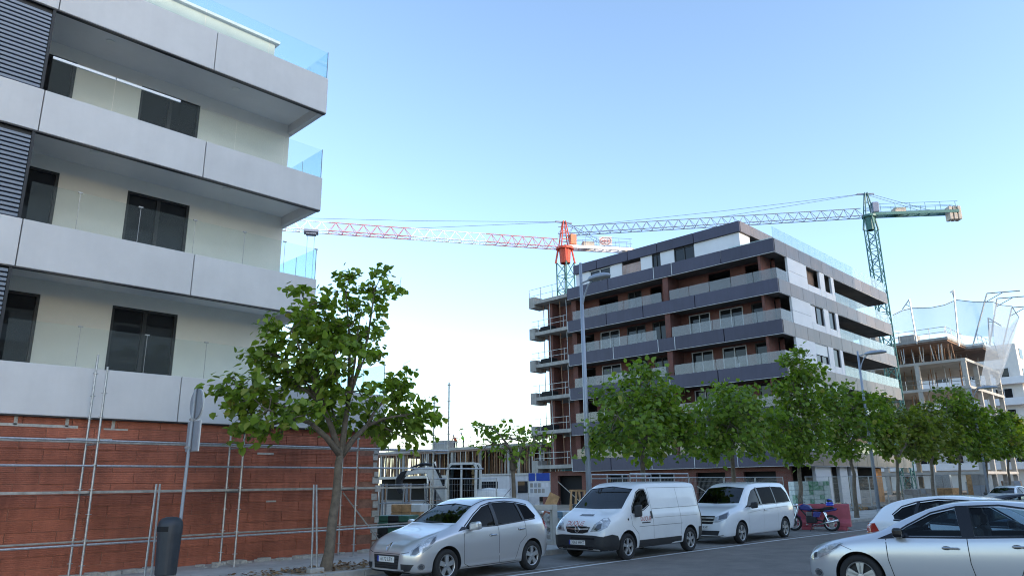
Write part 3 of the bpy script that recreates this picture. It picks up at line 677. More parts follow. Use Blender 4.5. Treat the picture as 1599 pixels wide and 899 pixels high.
# ------------------------------------------------------------------ concrete frame with safety net, far right
m_net = glass('safety_net', (.78,.84,.90), .5, .44, (.36,.42,.50), 1.02)
m_lit = M('sunlit_concrete', (.46,.43,.385), .9, var=.15, vs=.8, bump=.2)  # paler, warmer copy of the concrete with sunlight put into its colour
FX, FY0 = 99.0, 22.0
F3 = thing('concrete_frame_building', 'bare concrete frame building with props under its top slab and safety net', 'building', (107, 30, 0))
zl = [2.7, 6.0, 9.25, 12.5, 15.75]
for z in zl: obj('slab', MB().box(FX, 116, FY0, 42, z-.32, z), m_lit, F3)
for k in range(5):
    z0 = zl[k-1] if k else .1; z1 = zl[k]-.32
    for (x, y) in ((FX+.3, FY0+.3), (FX+.3, 27.4), (FX+.3, 32.6), (104.5, FY0+.3), (110, FY0+.3), (115.6, FY0+.3), (104.5, 32), (110, 32)):
        obj('column', MB().box(x-.25, x+.25, y-.25, y+.25, z0, z1), m_lit, F3)
    if k >= 2:
        for i in range(26):
            x, y = random.uniform(FX+.8, 115), random.uniform(FY0+1, 36)
            obj('prop', MB().tube([(x, y, z0), (x+random.uniform(-.1, .1), y, z1)], .05, 5), m_rust if random.random() < .5 else m_galv, F3)
    if k in (3, 4):
        rl = MB()
        for i in range(9): rl.tube([(FX+.05, FY0+.5+i*1.6, z0), (FX+.05, FY0+.5+i*1.6, z0+1.1)], .04, 4)
        for h in (.6, 1.1): rl.tube([(FX+.05, FY0+.3, z0+h), (FX+.05, 36, z0+h)], .03, 4); rl.tube([(FX+.3, FY0+.05, z0+h), (115.8, FY0+.05, z0+h)], .03, 4)
        obj('guard_rail', rl, m_galv, F3)
obj('inner_wall', MB().box(FX+9, FX+9.2, FY0+8, 40, zl[1], zl[4]-.4), m_conc, F3)
zt = 18.3
def deck(x0, x1, y0, y1, z): 
    obj('top_slab', MB().box(x0, x1, y0, y1, z-.3, z), m_conc, F3); obj('formwork', MB().box(x0+.1, x1-.1, y0+.1, y1-.1, z-.5, z-.304), m_ply, F3)
deck(FX-1.2, 106, FY0+1.2, 40, zt); deck(106.1, 118, FY0-.6, 36, zt-.2)
for i in range(75):
    x, y = random.uniform(FX-.9, 117), random.uniform(FY0+.2, 36)
    if x < 106 and y < FY0+1.4: y += 1.6
    if i < 34: x = FX-.8+random.uniform(0, 1)
    obj('prop', MB().tube([(x, y, zl[4]), (x+random.uniform(-.25, .25), y+random.uniform(-.2, .2), zt-.72)], .05, 5), m_rust if random.random() < .4 else m_galv, F3)
rl = MB()
for i in range(11): rl.tube([(FX-1.1, FY0+1.4+i*1.7, zt), (FX-1.1, FY0+1.4+i*1.7, zt+1.3)], .04, 4)
for i in range(9): rl.tube([(FX-1+i*2.2, FY0+(.0 if i > 3 else 1.3), zt), (FX-1+i*2.2, FY0+(.0 if i > 3 else 1.3), zt+1.3)], .04, 4)
for h in (.65, 1.25): rl.tube([(FX-1.1, FY0+1.3, zt+h), (FX-1.1, 39, zt+h)], .03, 4); rl.tube([(FX-1.1, FY0+1.3, zt+h), (105, FY0+1.3, zt+h)], .03, 4); rl.tube([(106, FY0-.1, zt+h), (117.8, FY0-.1, zt+h)], .03, 4)
obj('guard_rail', rl, m_galv, F3)
obj('stair_tower', mast_truss(FX+1, 32.5, zt-1, zt+4, 1.6, .05, 1), m_galv, F3); obj('material_stack', MB().box(FX, FX+2, 27, 29, zt, zt+1), m_conc, F3); obj('material_stack', MB().box(FX-.5, FX+1.5, 31.5, 33.5, zt, zt+1.4), m_conc, F3)
# gallows poles and net
def gallows(bx, by, bz, tx_, ty, tz_, arm):
    t = MB().tube([(bx, by, bz), (tx_, ty, tz_)], .09, 6).tube([(tx_, ty, tz_), (tx_+arm[0], ty+arm[1], tz_+arm[2])], .07, 6)
    t.tube([(tx_+(bx-tx_)*.18, ty+(by-ty)*.18, tz_+(bz-tz_)*.18), (tx_+arm[0]*.5, ty+arm[1]*.5, tz_+arm[2]*.5)], .05, 5); obj('net_pole', t, m_galv, F3)
def onplane(px, Xp): q = gX(px[0], px[1], Xp); return q
for (b, t, Xp, arm) in (((1430, 524), (1420, 467), FX-1.3, (-.3, .9, -1.2)), ((1495, 527), (1489, 453), FX-1.3, (-.4, .3, -.3)), ((1517, 527), (1541, 458), 106, (.6, -3.4, -.2)), ((1543, 527), (1557, 466), 110, (.6, -3.4, -.2)), ((1560, 545), (1580, 480), 116, (.6, -3.4, -.2)), ((1543, 520), (1543, 496), 108, (.3, -1.2, -1.2))):
    p, q = onplane(b, Xp), onplane(t, Xp); gallows(p.x, p.y, p.z-1, q.x, q.y, q.z, arm)
def netsheet(top, bot, Xt, Xb, n=14):
    mb = MB(); m_ = 5
    def lerp(P, t): 
        k = min(int(t*(len(P)-1)), len(P)-2); f = t*(len(P)-1)-k; return (P[k][0]*(1-f)+P[k+1][0]*f, P[k][1]*(1-f)+P[k+1][1]*f)
    for i in range(n+1):
        t = i/n; a = onplane(lerp(top, t), Xt[0]+(Xt[1]-Xt[0])*t); b = onplane(lerp(bot, t), Xb[0]+(Xb[1]-Xb[0])*t)
        for j in range(m_+1):
            s_ = j/m_; p = a.lerp(b, s_); p.z -= .25*math.sin(math.pi*s_); mb.v.append(tuple(p))
    for i in range(n):
        for j in range(m_): mb.f.append((i*(m_+1)+j, (i+1)*(m_+1)+j, (i+1)*(m_+1)+j+1, i*(m_+1)+j+1)); mb.m.append(0)
    return mb
obj('safety_net', netsheet([(1394, 492), (1408, 485), (1424, 481), (1455, 480), (1475, 476), (1493, 468), (1520, 471), (1550, 471)], [(1394, 515), (1410, 517), (1430, 522), (1455, 522), (1475, 520), (1495, 522), (1520, 525), (1552, 525)], (FX-1.4, FX+8), (FX-1.4, FX+8)), m_net, F3, smooth=True)
obj('safety_net', netsheet([(1550, 471), (1562, 476), (1580, 478), (1591, 495)], [(1552, 530), (1560, 560), (1563, 585), (1557, 600)], (108, 119), (107, 117), 10), m_net, F3, smooth=True)
obj('safety_net', netsheet([(1545, 505), (1560, 508), (1575, 512), (1591, 496)], [(1530, 600), (1542, 601), (1552, 602), (1560, 600)], (106, 119), (101, 113), 10), m_net, F3, smooth=True)

def rope(name, pts, Xs):
    P = [onplane(p, Xs[0]+(Xs[1]-Xs[0])*i/(len(pts)-1)) for i, p in enumerate(pts)]; obj(name, MB().tube(P, .045, 4), m_cable, F3)
rope('net_rope', [(1394, 492), (1408, 485), (1424, 481), (1455, 480), (1475, 476), (1493, 468), (1520, 471), (1550, 471)], (FX-1.45, FX+7.9))
rope('net_rope', [(1550, 471), (1562, 476), (1580, 478), (1591, 495)], (107.9, 118.9)); rope('net_rope', [(1591, 496), (1576, 530), (1566, 565), (1560, 600)], (119, 113))

# white apartment block behind it
W4 = thing('apartment_block', 'white apartment block with long balconies at the right edge, behind the concrete frame', 'building', (150, 40, 0))
X4, Y4 = 138., 22.
obj('wall', MB().box(X4, 175, Y4+1.5, 60, .1, 22.6), M('block_white', (.62,.60,.57), .8, var=.05), W4)
for k in range(6):
    z = 3.2+k*3.25
    obj('balcony_band', MB().box(X4-1.2, 175, Y4, Y4+.2, z, z+1.1).box(X4-1.2, X4-1.0, Y4+.2, 60, z, z+1.1).box(X4-1.0, 175, Y4+.2, 60, z, z+.3), m_bwhite, W4) if k < 5 else None
    for j in range(7):
        y = Y4+3+j*4.2; o_ = obj('window', MB().box(X4-.06, X4-.01, y, y+2.2, z+1.0, z+2.6), m_wing, W4)
        obj('window_frame', MB().box(X4-.1, X4-.065, y-.08, y, z+1.0, z+2.6).box(X4-.1, X4-.065, y+1.06, y+1.14, z+1.0, z+2.6).box(X4-.1, X4-.065, y-.08, y+2.2, z+2.6, z+2.68), m_wframe, o_)
    for j in range(6):
        x = X4+2+j*5.5; obj('window', MB().box(x, x+2.4, Y4+1.44, Y4+1.49, z+1.0, z+2.6), m_wing, W4)
obj('roof_unit', MB().box(X4+2, X4+5, Y4+6, Y4+9, 22.6, 23.6).box(X4+2, X4+5, Y4+13, Y4+15, 22.6, 23.4), m_galv, W4)

# unseen block added across the street (behind the camera's right shoulder): it keeps the low sun off the near street
O5 = thing('apartment_block', 'unseen cream apartment block added across the street to shade it, behind the viewer', 'building', (12, -35, 0))
HO = 30.0
obj('wall', MB().box(3, 56, -44, -26.0, .1, HO).box(56, 80, -44, -26.0, .1, HO+6).box(80, 135, -44, -26.0, .1, 16.5), M('opposite_wall', (.72,.69,.64), .85, var=.06), O5)  # heights stepped to place the shade, wall kept pale to bounce light
for k in range(8):
    z = 3.4+k*3.2
    obj('balcony_band', MB().box(3, 80, -26.0, -24.6, z, z+.25).box(3, 80, -24.75, -24.6, z+.25, z+1.2), M('opposite_band', (.75,.74,.72), .8), O5)
    mb = MB()
    for j in range(15): mb.box(5+j*5, 5+j*5+2.2, -25.99, -25.95, z+.4, z+2.5)
    obj('window_row', mb, m_wing, O5)

# ------------------------------------------------------------------ street trees
m_bark = M('bark', (.15,.12,.09), .95, var=.3, vs=8, bump=.8, bs=22)
m_leafa = leafmat('leaf_near', (.080,.135,.016), (.24,.34,.05), (.28,.26,.07))
m_leafb = leafmat('leaf_street', (.065,.115,.014), (.20,.29,.04), (.24,.22,.06))
m_leafc = leafmat('leaf_dry', (.085,.12,.02), (.22,.26,.05), (.28,.22,.07))
m_pod = M('seed_pod', (.14,.15,.05), .8)
def rnd_in(rs, c, r, shell=.0):
    while True:
        p = Vector((rs.uniform(-1, 1), rs.uniform(-1, 1), rs.uniform(-1, 1)))
        if shell < p.length <= 1: return Vector((c[0]+p.x*r[0], c[1]+p.y*r[1], c[2]+p.z*r[2]))
def tree(label, base, trunk_top, lobes, nclus, per, ls, mat, seed, tr=.13, pods=0, spread=.33, droop=.5, limb=.055):
    """lobes: list of (centre, radii). Leaves hang in clusters at the ends of twigs"""
    rs = random.Random(seed); T = thing('street_tree', label, 'tree', base, 0, 'catalpa trees along the pavement')
    b, t = Vector(base), Vector(trunk_top); mb = MB(); k = 7
    pts = [b.lerp(t, i/k)+Vector((rs.gauss(0, .02), rs.gauss(0, .02), 0))*(0 if i in (0, k) else 1) for i in range(k+1)]
    mb.tube([b-Vector((0,0,.1))]+pts, [tr*1.35, tr*1.2]+[tr*(1-.35*i/k) for i in range(1, k+1)], 10)
    tk = obj('trunk', mb, m_bark, T, smooth=True)
    br = MB(); clus = []
    tot = sum(r[0]*r[1]*r[2] for c, r in lobes)
    ctr = sorted((Vector(c) for c, r in lobes), key=lambda q: q.x); kf = max(2, min(4, len(ctr)//4)); forks = []
    for i in range(kf):
        grp = ctr[i*len(ctr)//kf:(i+1)*len(ctr)//kf]; g_ = sum(grp, Vector())/len(grp); f_ = t.lerp(g_, .42)+Vector((rs.gauss(0, .08), rs.gauss(0, .08), 0)); forks.append(f_)
        br.tube([t-Vector((0,0,.2)), t.lerp(f_, .5)+Vector((0,0,-.04)), f_], [limb*1.5, limb*1.25, limb], 7)
    for c, r in lobes:
        c = Vector(c); t0 = min(forks, key=lambda q: (q-c).length); mid = t0.lerp(c, .5)+Vector((rs.gauss(0, .12), rs.gauss(0, .12), rs.uniform(-.05, .2)))
        br.tube([t0, t0.lerp(mid, .5)+Vector((0,0,.05)), mid, c], [limb*.8, limb*.65, limb*.5, limb*.3], 6)
        n = max(4, int(nclus*(r[0]*r[1]*r[2])/tot))
        nodes = [mid, c, mid.lerp(c, .5)]
        for i in range(n):
            p = rnd_in(rs, c, r, .35); nd = min(nodes, key=lambda q: (q-p).length+rs.uniform(0, .3))
            m_ = nd.lerp(p, .5)+Vector((rs.gauss(0, .08), rs.gauss(0, .08), rs.gauss(0, .06)))
            br.tube([nd, m_, p], [limb*.28, limb*.2, .006], 4, cap=False); clus.append(p)
            if rs.random() < .3: nodes.append(m_)
    obj('branches', br, m_bark, T, smooth=True)
    N = len(clus)*per; g = np.random.default_rng(seed)
    cc = np.repeat(np.array([tuple(p) for p in clus]), per, 0)
    cen = np.array(t)[None]
    pos = cc+g.normal(0, 1, (N, 3))*np.array([spread, spread, spread*.62])*.62
    out = pos-cen; out[:, 2] *= .3; out /= np.linalg.norm(out, axis=1)[:, None]+1e-6
    d = out*.7+g.normal(0, .75, (N, 3)); d[:, 2] -= droop; d /= np.linalg.norm(d, axis=1)[:, None]
    nrm = np.array([0, 0, 1.])[None]+g.normal(0, .45, (N, 3)); nrm += out*.35
    sd_ = np.cross(d, nrm); sd_ /= np.linalg.norm(sd_, axis=1)[:, None]+1e-6; nn = np.cross(sd_, d)
    L = (ls*g.uniform(.6, 1.25, N))[:, None]
    tm = [(0, 0, 0), (.40, .22, .07), (.34, .62, .06), (0, 1, -.10), (-.34, .62, .06), (-.40, .22, .07), (0, .5, -.02)]
    V = np.stack([pos+L*(sd_*a+d*b_+nn*c_) for a, b_, c_ in tm], 1).reshape(-1, 3)
    o = np.arange(N)*7
    F = np.concatenate([np.stack([o, o+1, o+2, o+6], 1), np.stack([o+6, o+2, o+3, o+3], 1)[:, :3].repeat(1, 0) if False else np.stack([o+2, o+3, o+4, o+6], 1), np.stack([o, o+6, o+4, o+5], 1)], 0)
    me = bpy.data.meshes.new('crown'); me.vertices.add(len(V)); me.vertices.foreach_set('co', V.ravel()); nF = len(F)
    me.loops.add(nF*4); me.loops.foreach_set('vertex_index', F.ravel().astype(np.int32)); me.polygons.add(nF); me.polygons.foreach_set('loop_start', np.arange(nF, dtype=np.int32)*4)
    me.update(calc_edges=True); me.validate()
    obj('crown', me, mat, T, kind='stuff')
    if pods:
        pm = MB()
        for i in range(pods):
            p = rs.choice(clus)+Vector((rs.gauss(0, .12), rs.gauss(0, .12), .05)); l = rs.uniform(.2, .4)
            up = 1 if rs.random() < .35 else -1
            pm.tube([p, p+Vector((rs.gauss(0, .03), rs.gauss(0, .03), l*.5*up)), p+Vector((rs.gauss(0, .08), rs.gauss(0, .08), l*up))], .006, 3, cap=False)
        obj('seed_pods', pm, m_pod, T, kind='stuff')
    return T
def lob(Y, *L):
    out = []
    for (x, y, rx, rz, *dy) in L:
        q = gY(x, y, Y+(dy[0] if dy else 0)); dep = (q-CPOS).dot(FW)/CAM_F
        ry = dy[1] if len(dy) > 1 else rx*dep*.8
        out.append((tuple(q), (rx*dep*1.05, ry, rz*dep)))
    return out
TY = 15.0
b = gz(508, 890, .14); tt = gY(533, 698, b.y)
tree('tall leafy street tree nearest the viewer, in front of the white building', (b.x, b.y, .14), tuple(tt),
     lob(b.y, (478, 478, 38, 36, .2), (585, 452, 34, 40, -.2), (455, 515, 44, 34, -.3), (540, 455, 36, 36, .2), (500, 515, 62, 45, .3), (560, 505, 50, 40, -.3), (575, 545, 40, 30, .4), (440, 560, 62, 40, .3), (372, 600, 52, 36, -.2), (420, 640, 75, 34, -.5), (390, 675, 50, 20, .3),
         (480, 600, 60, 45, .6), (560, 610, 45, 36, -.5), (520, 560, 60, 40, -.7), (625, 600, 45, 28, .3), (650, 645, 44, 32, -.3), (600, 650, 55, 36, .5), (630, 682, 45, 18, 0), (525, 655, 50, 28, .6)),
     225, 23, .185, m_leafa, 5, .125, 60, .225, .6)
def street_tree(label, px, X, Y, tops, lobes, n, per, ls, mat, seed, tr=.11, spread=.34):
    bx = gY(px[0], px[1], Y); base = (bx.x, Y, .14); t = gY(*tops, Y)
    k = 1.12 if n > 60 else 1.0
    lobes = [(l[0], l[1], l[2]*k, l[3]*k, *l[4:]) for l in lobes]
    return tree(label, base, tuple(t), lob(Y, *lobes), int(n*1.35), int((per+3)*1.3) if n > 60 else per, ls*(.86 if n > 60 else 1), mat, seed, tr, 0, spread)
street_tree('small sparse young tree between the silver people carrier and the unfinished building', (806, 780), 0, TY, (800, 722),
    [(770, 668, 34, 16), (800, 685, 40, 22, .3), (835, 680, 28, 14, -.2), (760, 695, 24, 16), (805, 705, 35, 14, -.3), (845, 690, 18, 10)], 36, 7, .16, m_leafa, 11, .08, .25)
street_tree('broad round street tree above the white van with the roof rack', (1002, 760), 0, TY, (1003, 690),
    [(1000, 585, 28, 26), (1000, 620, 55, 40), (950, 640, 34, 34), (945, 690, 30, 26), (1040, 640, 45, 36), (1060, 680, 36, 34), (1000, 680, 58, 34), (970, 660, 46, 50, -.6), (1020, 660, 50, 46, .7)], 150, 15, .235, m_leafb, 12)
street_tree('dense street tree above the white minivan', (1143, 760), 0, TY-.15, (1143, 690),
    [(1142, 600, 26, 22), (1140, 630, 50, 34), (1110, 660, 40, 36), (1170, 650, 46, 36), (1100, 700, 34, 24), (1150, 690, 56, 32), (1190, 680, 40, 30), (1140, 660, 50, 46, -.7)], 150, 15, .235, m_leafb, 13)
street_tree('tall narrow street tree in front of the corner of the dark building', (1250, 805), 0, TY-.4, (1248, 690),
    [(1240, 575, 26, 28), (1235, 560, 16, 18), (1262, 580, 24, 20), (1245, 620, 42, 36), (1225, 660, 40, 34), (1262, 660, 38, 36), (1245, 700, 44, 22), (1280, 620, 24, 26)], 140, 14, .25, m_leafb, 14)
street_tree('street tree between the motorcycle and the second lamp post', (1338, 806), 0, TY-.7, (1326, 690),
    [(1325, 625, 34, 24), (1300, 650, 36, 30), (1345, 650, 42, 32), (1320, 680, 46, 30), (1368, 640, 26, 26), (1375, 680, 26, 24), (1300, 695, 26, 16)], 130, 14, .26, m_leafb, 15)
street_tree('yellowing street tree just right of the second lamp post', (1402, 780), 0, TY-1.0, (1400, 710),
    [(1395, 650, 28, 26), (1420, 665, 32, 26), (1385, 685, 28, 24), (1425, 695, 30, 20)], 100, 13, .28, m_leafc, 16)
street_tree('yellow green tree above the two near right cars', (1455, 775), 0, TY-1.0, (1454, 715),
    [(1450, 660, 34, 26), (1435, 690, 30, 22), (1475, 680, 30, 24), (1460, 705, 34, 16)], 100, 13, .30, m_leafc, 17)
street_tree('dark green street tree, tallest of the far right group', (1498, 770), 0, TY-1.0, (1497, 710),
    [(1478, 620, 22, 18), (1500, 640, 36, 24), (1510, 670, 36, 30), (1485, 690, 28, 22), (1520, 700, 28, 18)], 110, 13, .32, m_leafb, 18)
street_tree('wide street tree below the far white block', (1540, 768), 0, TY-1.0, (1540, 712),
    [(1540, 660, 36, 24), (1530, 690, 34, 22), (1565, 680, 30, 24), (1548, 705, 32, 14)], 110, 13, .34, m_leafb, 19)
street_tree('rightmost street tree, cut by the edge of the picture', (1575, 765), 0, TY-1.0, (1574, 715),
    [(1580, 670, 26, 22), (1575, 695, 30, 20), (1600, 690, 26, 26)], 90, 13, .36, m_leafb, 20)

# ------------------------------------------------------------------ street lamps
m_pole = M('lamp_post_paint', (.34,.37,.42), .45, .35, var=.06, vs=6)
def lamp(label, X, Y, h, arm, hl):
    T = thing('street_lamp', label, 'street lamp', (X, Y, .14), 0, 'street lamps along the pavement')
    obj('post', MB().tube([(X, Y, .14), (X, Y, h*.45), (X, Y, h)], [.095, .08, .05], 12), m_pole, T, smooth=True)
    obj('base_plate', MB().box(X-.2, X+.2, Y-.2, Y+.2, .14, .17).tube([(X, Y, .17), (X, Y, .5)], .11, 12), m_pole, T)
    zh = h-arm[1]
    pts = [(X, Y, zh-.85), (X, Y-.12, zh-.45), (X, Y-.3, zh-.12), (X, Y-.5, zh+.02)]
    obj('arm', MB().tube(pts, .03, 6).tube([(X, Y, zh), (X, Y-.45, zh+.05)], .028, 6), m_pole, T)
    mb = MB(); n = 20; c = Vector((X, Y-.3-hl/2, zh+.04))
    for i, (s, dz) in enumerate(((.15, .13), (.6, .12), (.9, .07), (1, 0), (.93, -.035), (.88, -.04))):
        for j in range(n):
            t = 2*math.pi*j/n; mb.v.append((c.x+math.cos(t)*hl*.22*s, c.y+math.sin(t)*hl*.5*s, c.z+dz))
    for i in range(5):
        for j in range(n): mb.f.append((i*n+j, i*n+(j+1) % n, (i+1)*n+(j+1) % n, (i+1)*n+j)); mb.m.append(0)
    mb.f.append(tuple(range(n))); mb.m.append(0)
    hd = obj('lamp_head', mb, m_pole, T, smooth=False)
    lm = MB(); lm.add([(c.x+math.cos(2*math.pi*j/n)*hl*.19, c.y+math.sin(2*math.pi*j/n)*hl*.43, c.z-.041) for j in range(n)], [tuple(range(n))])
    obj('lens', lm, M('lamp_lens', (.33,.33,.31), .3), hd)
q = gY(918, 720, 15.2); tp = gY(907, 411, 15.2)
lamp('tall grey street lamp standing behind the van with the roof rack', q.x, 15.2, tp.z, (0, .72), .95)
q = gz(1374, 806, .14); tp = gY(1342, 556, q.y); lamp('grey street lamp in front of the far end of the dark building', q.x, q.y, tp.z+.25, (0, .25), 1.15)
q = gY(1530, 690, 13.4); tp = gY(1528, 612, 13.4); lamp('far street lamp among the trees in front of the concrete frame', q.x, 13.4, tp.z+.2, (0, .2), 1.4)

# ------------------------------------------------------------------ building site between the two buildings
random.seed(21)
XF = 58.
y0, y1 = gX(846, 700, XF).y, gX(560, 700, XF).y
zA = gX(700, 699, XF).z; zB = gX(790, 739, XF).z
S1 = thing('unfinished_building', 'low concrete frame full of props on the site behind the excavator', 'building', (XF+6, (y0+y1)/2, .1))
obj('slab', MB().box(XF, XF+22, y0, y1, zA-.3, zA), m_conc, S1); obj('slab', MB().box(XF-.6, XF+22, y0-1, y1, zB-.3, zB), m_lit, S1)
obj('formwork', MB().box(XF+.05, XF+22, y0+.05, y1, zA-.5, zA-.305), m_ply, S1)
for i in range(8):
    y = y0+.4+(y1-y0-.8)*i/7
    for x in (XF+.3, XF+7): obj('column', MB().box(x-.16, x+.16, y-.16, y+.16, zB, zA-.5), m_conc, S1)
for i in range(290):
    x, y = XF+.1+6*random.random()**2, random.uniform(y0+.2, y1)
    obj('prop', MB().tube([(x, y, zB), (x+random.uniform(-.05, .05), y+random.uniform(-.12, .12), zA-.5)], .045, 5), random.choice((m_rust, m_rust, m_wood, m_galv, m_dark)), S1)
obj('back_wall', MB().box(XF+12, XF+12.2, y0+3, y1, .1, zA-.4), m_bbrick, S1)
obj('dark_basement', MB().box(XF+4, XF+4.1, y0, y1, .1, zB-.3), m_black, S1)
rl = MB()
for i in range(16): yy = y0+(y1-y0)*i/15; rl.tube([(XF+.1, yy, zA), (XF+.1, yy+random.uniform(-.1, .1), zA+random.choice((1.1, 1.1, 1.6, 2.4)))], .035, 4)
for h in (.6, 1.1): rl.tube([(XF+.1, y0, zA+h), (XF+.1, y1, zA+h)], .025, 4)
obj('guard_rail', rl, m_galv, S1)
rb = MB()
for i in range(70): x, y = XF+random.uniform(.5, 6), random.uniform(y0, y1); rb.tube([(x, y, zA), (x+random.gauss(0, .05), y+random.gauss(0, .05), zA+random.uniform(.6, 1.5))], .02, 3, cap=False)
obj('rebar', rb, m_rust, S1, kind='stuff')
q = gX(690, 692, XF+1); obj('material_box', MB().box(XF+.8, XF+2, q.y-1.4, q.y+1.6, zA, zA+1.0), m_conc, S1)
# workers on the slab
m_skin = M('skin', (.45,.28,.2), .6); m_or = M('orange_workwear', (.75,.13,.03), .8); m_li = M('lime_vest', (.32,.72,.05), .8); m_tr = M('dark_trousers', (.04,.045,.06), .9); m_hat = M('helmet_white', (.7,.7,.68), .4)
def person(label, loc, rot, bend, top, hatm):
    T = thing('person', label, 'person', loc, rot)
    hip = Vector((0, 0, .88)); ch = hip+Vector((math.sin(bend)*.42, 0, math.cos(bend)*.42)); nk = hip+Vector((math.sin(bend)*.55, 0, math.cos(bend)*.55)); hd = nk+Vector((math.sin(bend)*.16+.03, 0, math.cos(bend)*.16+.03))
    V = [hip, ch, nk, hd, hd+Vector((.02, 0, .1))]; E_ = [(0,1),(1,2),(2,3),(3,4)]; Rr = [.16, .18, .065, .095, .085]
    for s in (-1, 1):
        o = len(V); V += [Vector((0, s*.1, .84)), Vector((.06*(1+bend), s*.12, .47)), Vector((0, s*.12, .09)), Vector((.16, s*.14, .05))]; E_ += [(0,o),(o,o+1),(o+1,o+2),(o+2,o+3)]; Rr += [.095, .065, .048, .045]
        o = len(V); sh = ch+Vector((0, s*.2, .07)); el = sh+Vector((.12, s*.05, -.26)); wr = el+Vector((.22, -s*.05, -.08)); V += [sh, el, wr, wr+Vector((.1, 0, -.02))]; E_ += [(1,o),(o,o+1),(o+1,o+2),(o+2,o+3)]; Rr += [.075, .05, .038, .045]
    me = bpy.data.meshes.new('body'); me.from_pydata([tuple(v) for v in V], E_, []); o = bpy.data.objects.new('tmp', me); COL.objects.link(o)
    o.modifiers.new('s', 'SKIN'); 
    for i, r_ in enumerate(Rr): me.skin_vertices[0].data[i].radius = (r_, r_)
    me.skin_vertices[0].data[0].use_root = True
    o.modifiers.new('u', 'SUBSURF').levels = 1
    dg = bpy.context.evaluated_depsgraph_get(); m2 = bpy.data.meshes.new_from_object(o.evaluated_get(dg)); bpy.data.objects.remove(o)
    m2.materials.clear()
    for m_ in (m_tr, top, m_skin): m2.materials.append(m_)
    for p in m2.polygons:
        c = p.center; p.material_index = 0 if c.z < .86 else 1
        if (c-nk).dot(hd-nk) > 0 and (c-hd).length < .2: p.material_index = 2
        p.use_smooth = True
    obj('body', m2, [m_tr], T, world=False)
    hc = hd+Vector((.03, 0, .1)); obj('helmet', MB().lathe([(.15, -.02), (.13, 0), (.125, .06), (.09, .12), (0, .14)], hc, 'z', 14), hatm, T, world=False, smooth=True)
q = gX(712, 692, XF+1.2); person('worker in orange clothing bending over on the low concrete slab', (XF+1.2, q.y, zA), R(200), .9, m_or, m_hat)
q = gX(724, 694, XF+1.2); person('worker in a lime green vest beside the orange worker', (XF+1.2, q.y, zA), R(150), .35, m_li, m_hat)

def D(px, d): r_ = ray(*px); return CPOS+r_*(d/r_.dot(FW))
# mini excavator
q = D((735, 760), 29); ex = Vector((q.x, q.y, .1))
EX = thing('excavator', 'white compact excavator parked on the site behind the silver people carrier', 'excavator', tuple(ex), R(CAM_YAW+90-8))
m_exw = M('excavator_white', (.66,.66,.63), .45, var=.08, vs=3)
for s in (-.75, .75):
    tk = obj('track', MB().prism([(x, s-.18, z) for x, z in ((-1.2, .15), (-1.0, 0), (1.0, 0), (1.2, .15), (1.2, .45), (1.0, .6), (-1.0, .6), (-1.2, .45))], (0, 0, 0), (0, .36, 0)), m_black, EX, world=False, bevel=.02)
obj('chassis', MB().box(-.5, .5, -.6, .6, .2, .72), m_dark, EX, world=False)
obj('house', MB().box(-1.15, .75, -.85, .85, .74, 1.3), m_exw, EX, world=False, bevel=.12, seg=3)
obj('counterweight', MB().lathe([(0, .8), (.78, .8), (.85, 1.0), (.85, 1.35), (.7, 1.62), (0, 1.7)], (-.75, 0, 0), 'z', 24), m_exw, EX, world=False, smooth=True)
cab = MB()
cabp = [(-.35, 1.25), (.78, 1.25), (.82, 1.7), (.72, 2.5), (.6, 2.62), (-.3, 2.62), (-.38, 2.5)]
for a, c in zip(cabp, cabp[1:]+cabp[:1]):
    for y in (-.1, .82): cab.bar((a[0], y, a[1]), (c[0], y, c[1]), .09, .09, (0, 1, 0))
cab.box(-.3, .6, -.1, .82, 2.58, 2.66); cab.bar((.2, -.1, 1.3), (.2, -.1, 2.6), .07, .07, (0, 1, 0)); cab.bar((.2, .82, 1.3), (.2, .82, 2.6), .07, .07, (0, 1, 0))
cb = obj('cab', cab, m_exw, EX, world=False)
cgl = glass('cab_glass', (.25,.30,.32)); obj('cab_glass', MB().prism([(x, -.09, z) for x, z in cabp], (0, 0, 0), (0, .01, 0)).prism([(x, .81, z) for x, z in cabp], (0, 0, 0), (0, .01, 0)), cgl, cb)
obj('seat', MB().box(-.25, .2, .15, .6, 1.3, 1.55).box(-.3, -.15, .15, .6, 1.55, 2.2), m_black, cb)
def boomseg(name, pts, w, m): return obj(name, MB().prism([(x, -w/2-.3, z) for x, z in pts], (0, 0, 0), (0, w, 0)), m, EX, world=False, bevel=.02)
boomseg('boom', [(.65, .95), (1.0, .92), (1.55, 1.75), (1.85, 2.2), (1.8, 2.48), (1.5, 2.42), (1.25, 1.95)], .2, m_exw)
boomseg('stick', [(1.5, 2.42), (1.62, 2.56), (2.2, 2.5), (2.8, 2.36), (2.82, 2.2), (2.2, 2.28), (1.7, 2.28)], .16, m_exw)
boomseg('bucket', [(2.66, 2.42), (2.92, 2.36), (3.12, 2.1), (3.14, 1.75), (3.0, 1.5), (2.74, 1.55), (2.9, 1.75), (2.92, 2.0), (2.78, 2.2)], .36, m_dark)
for nm, P in (('hydraulic_ram', [(1.0, 1.15), (1.35, 1.6), (1.62, 2.15)]), ('hydraulic_ram', [(1.55, 2.62), (2.1, 2.66), (2.62, 2.5)])):
    obj(nm, MB().tube([(x, -.3, z) for x, z in P], [.055, .055, .03], 8), m_dark, EX, world=False)
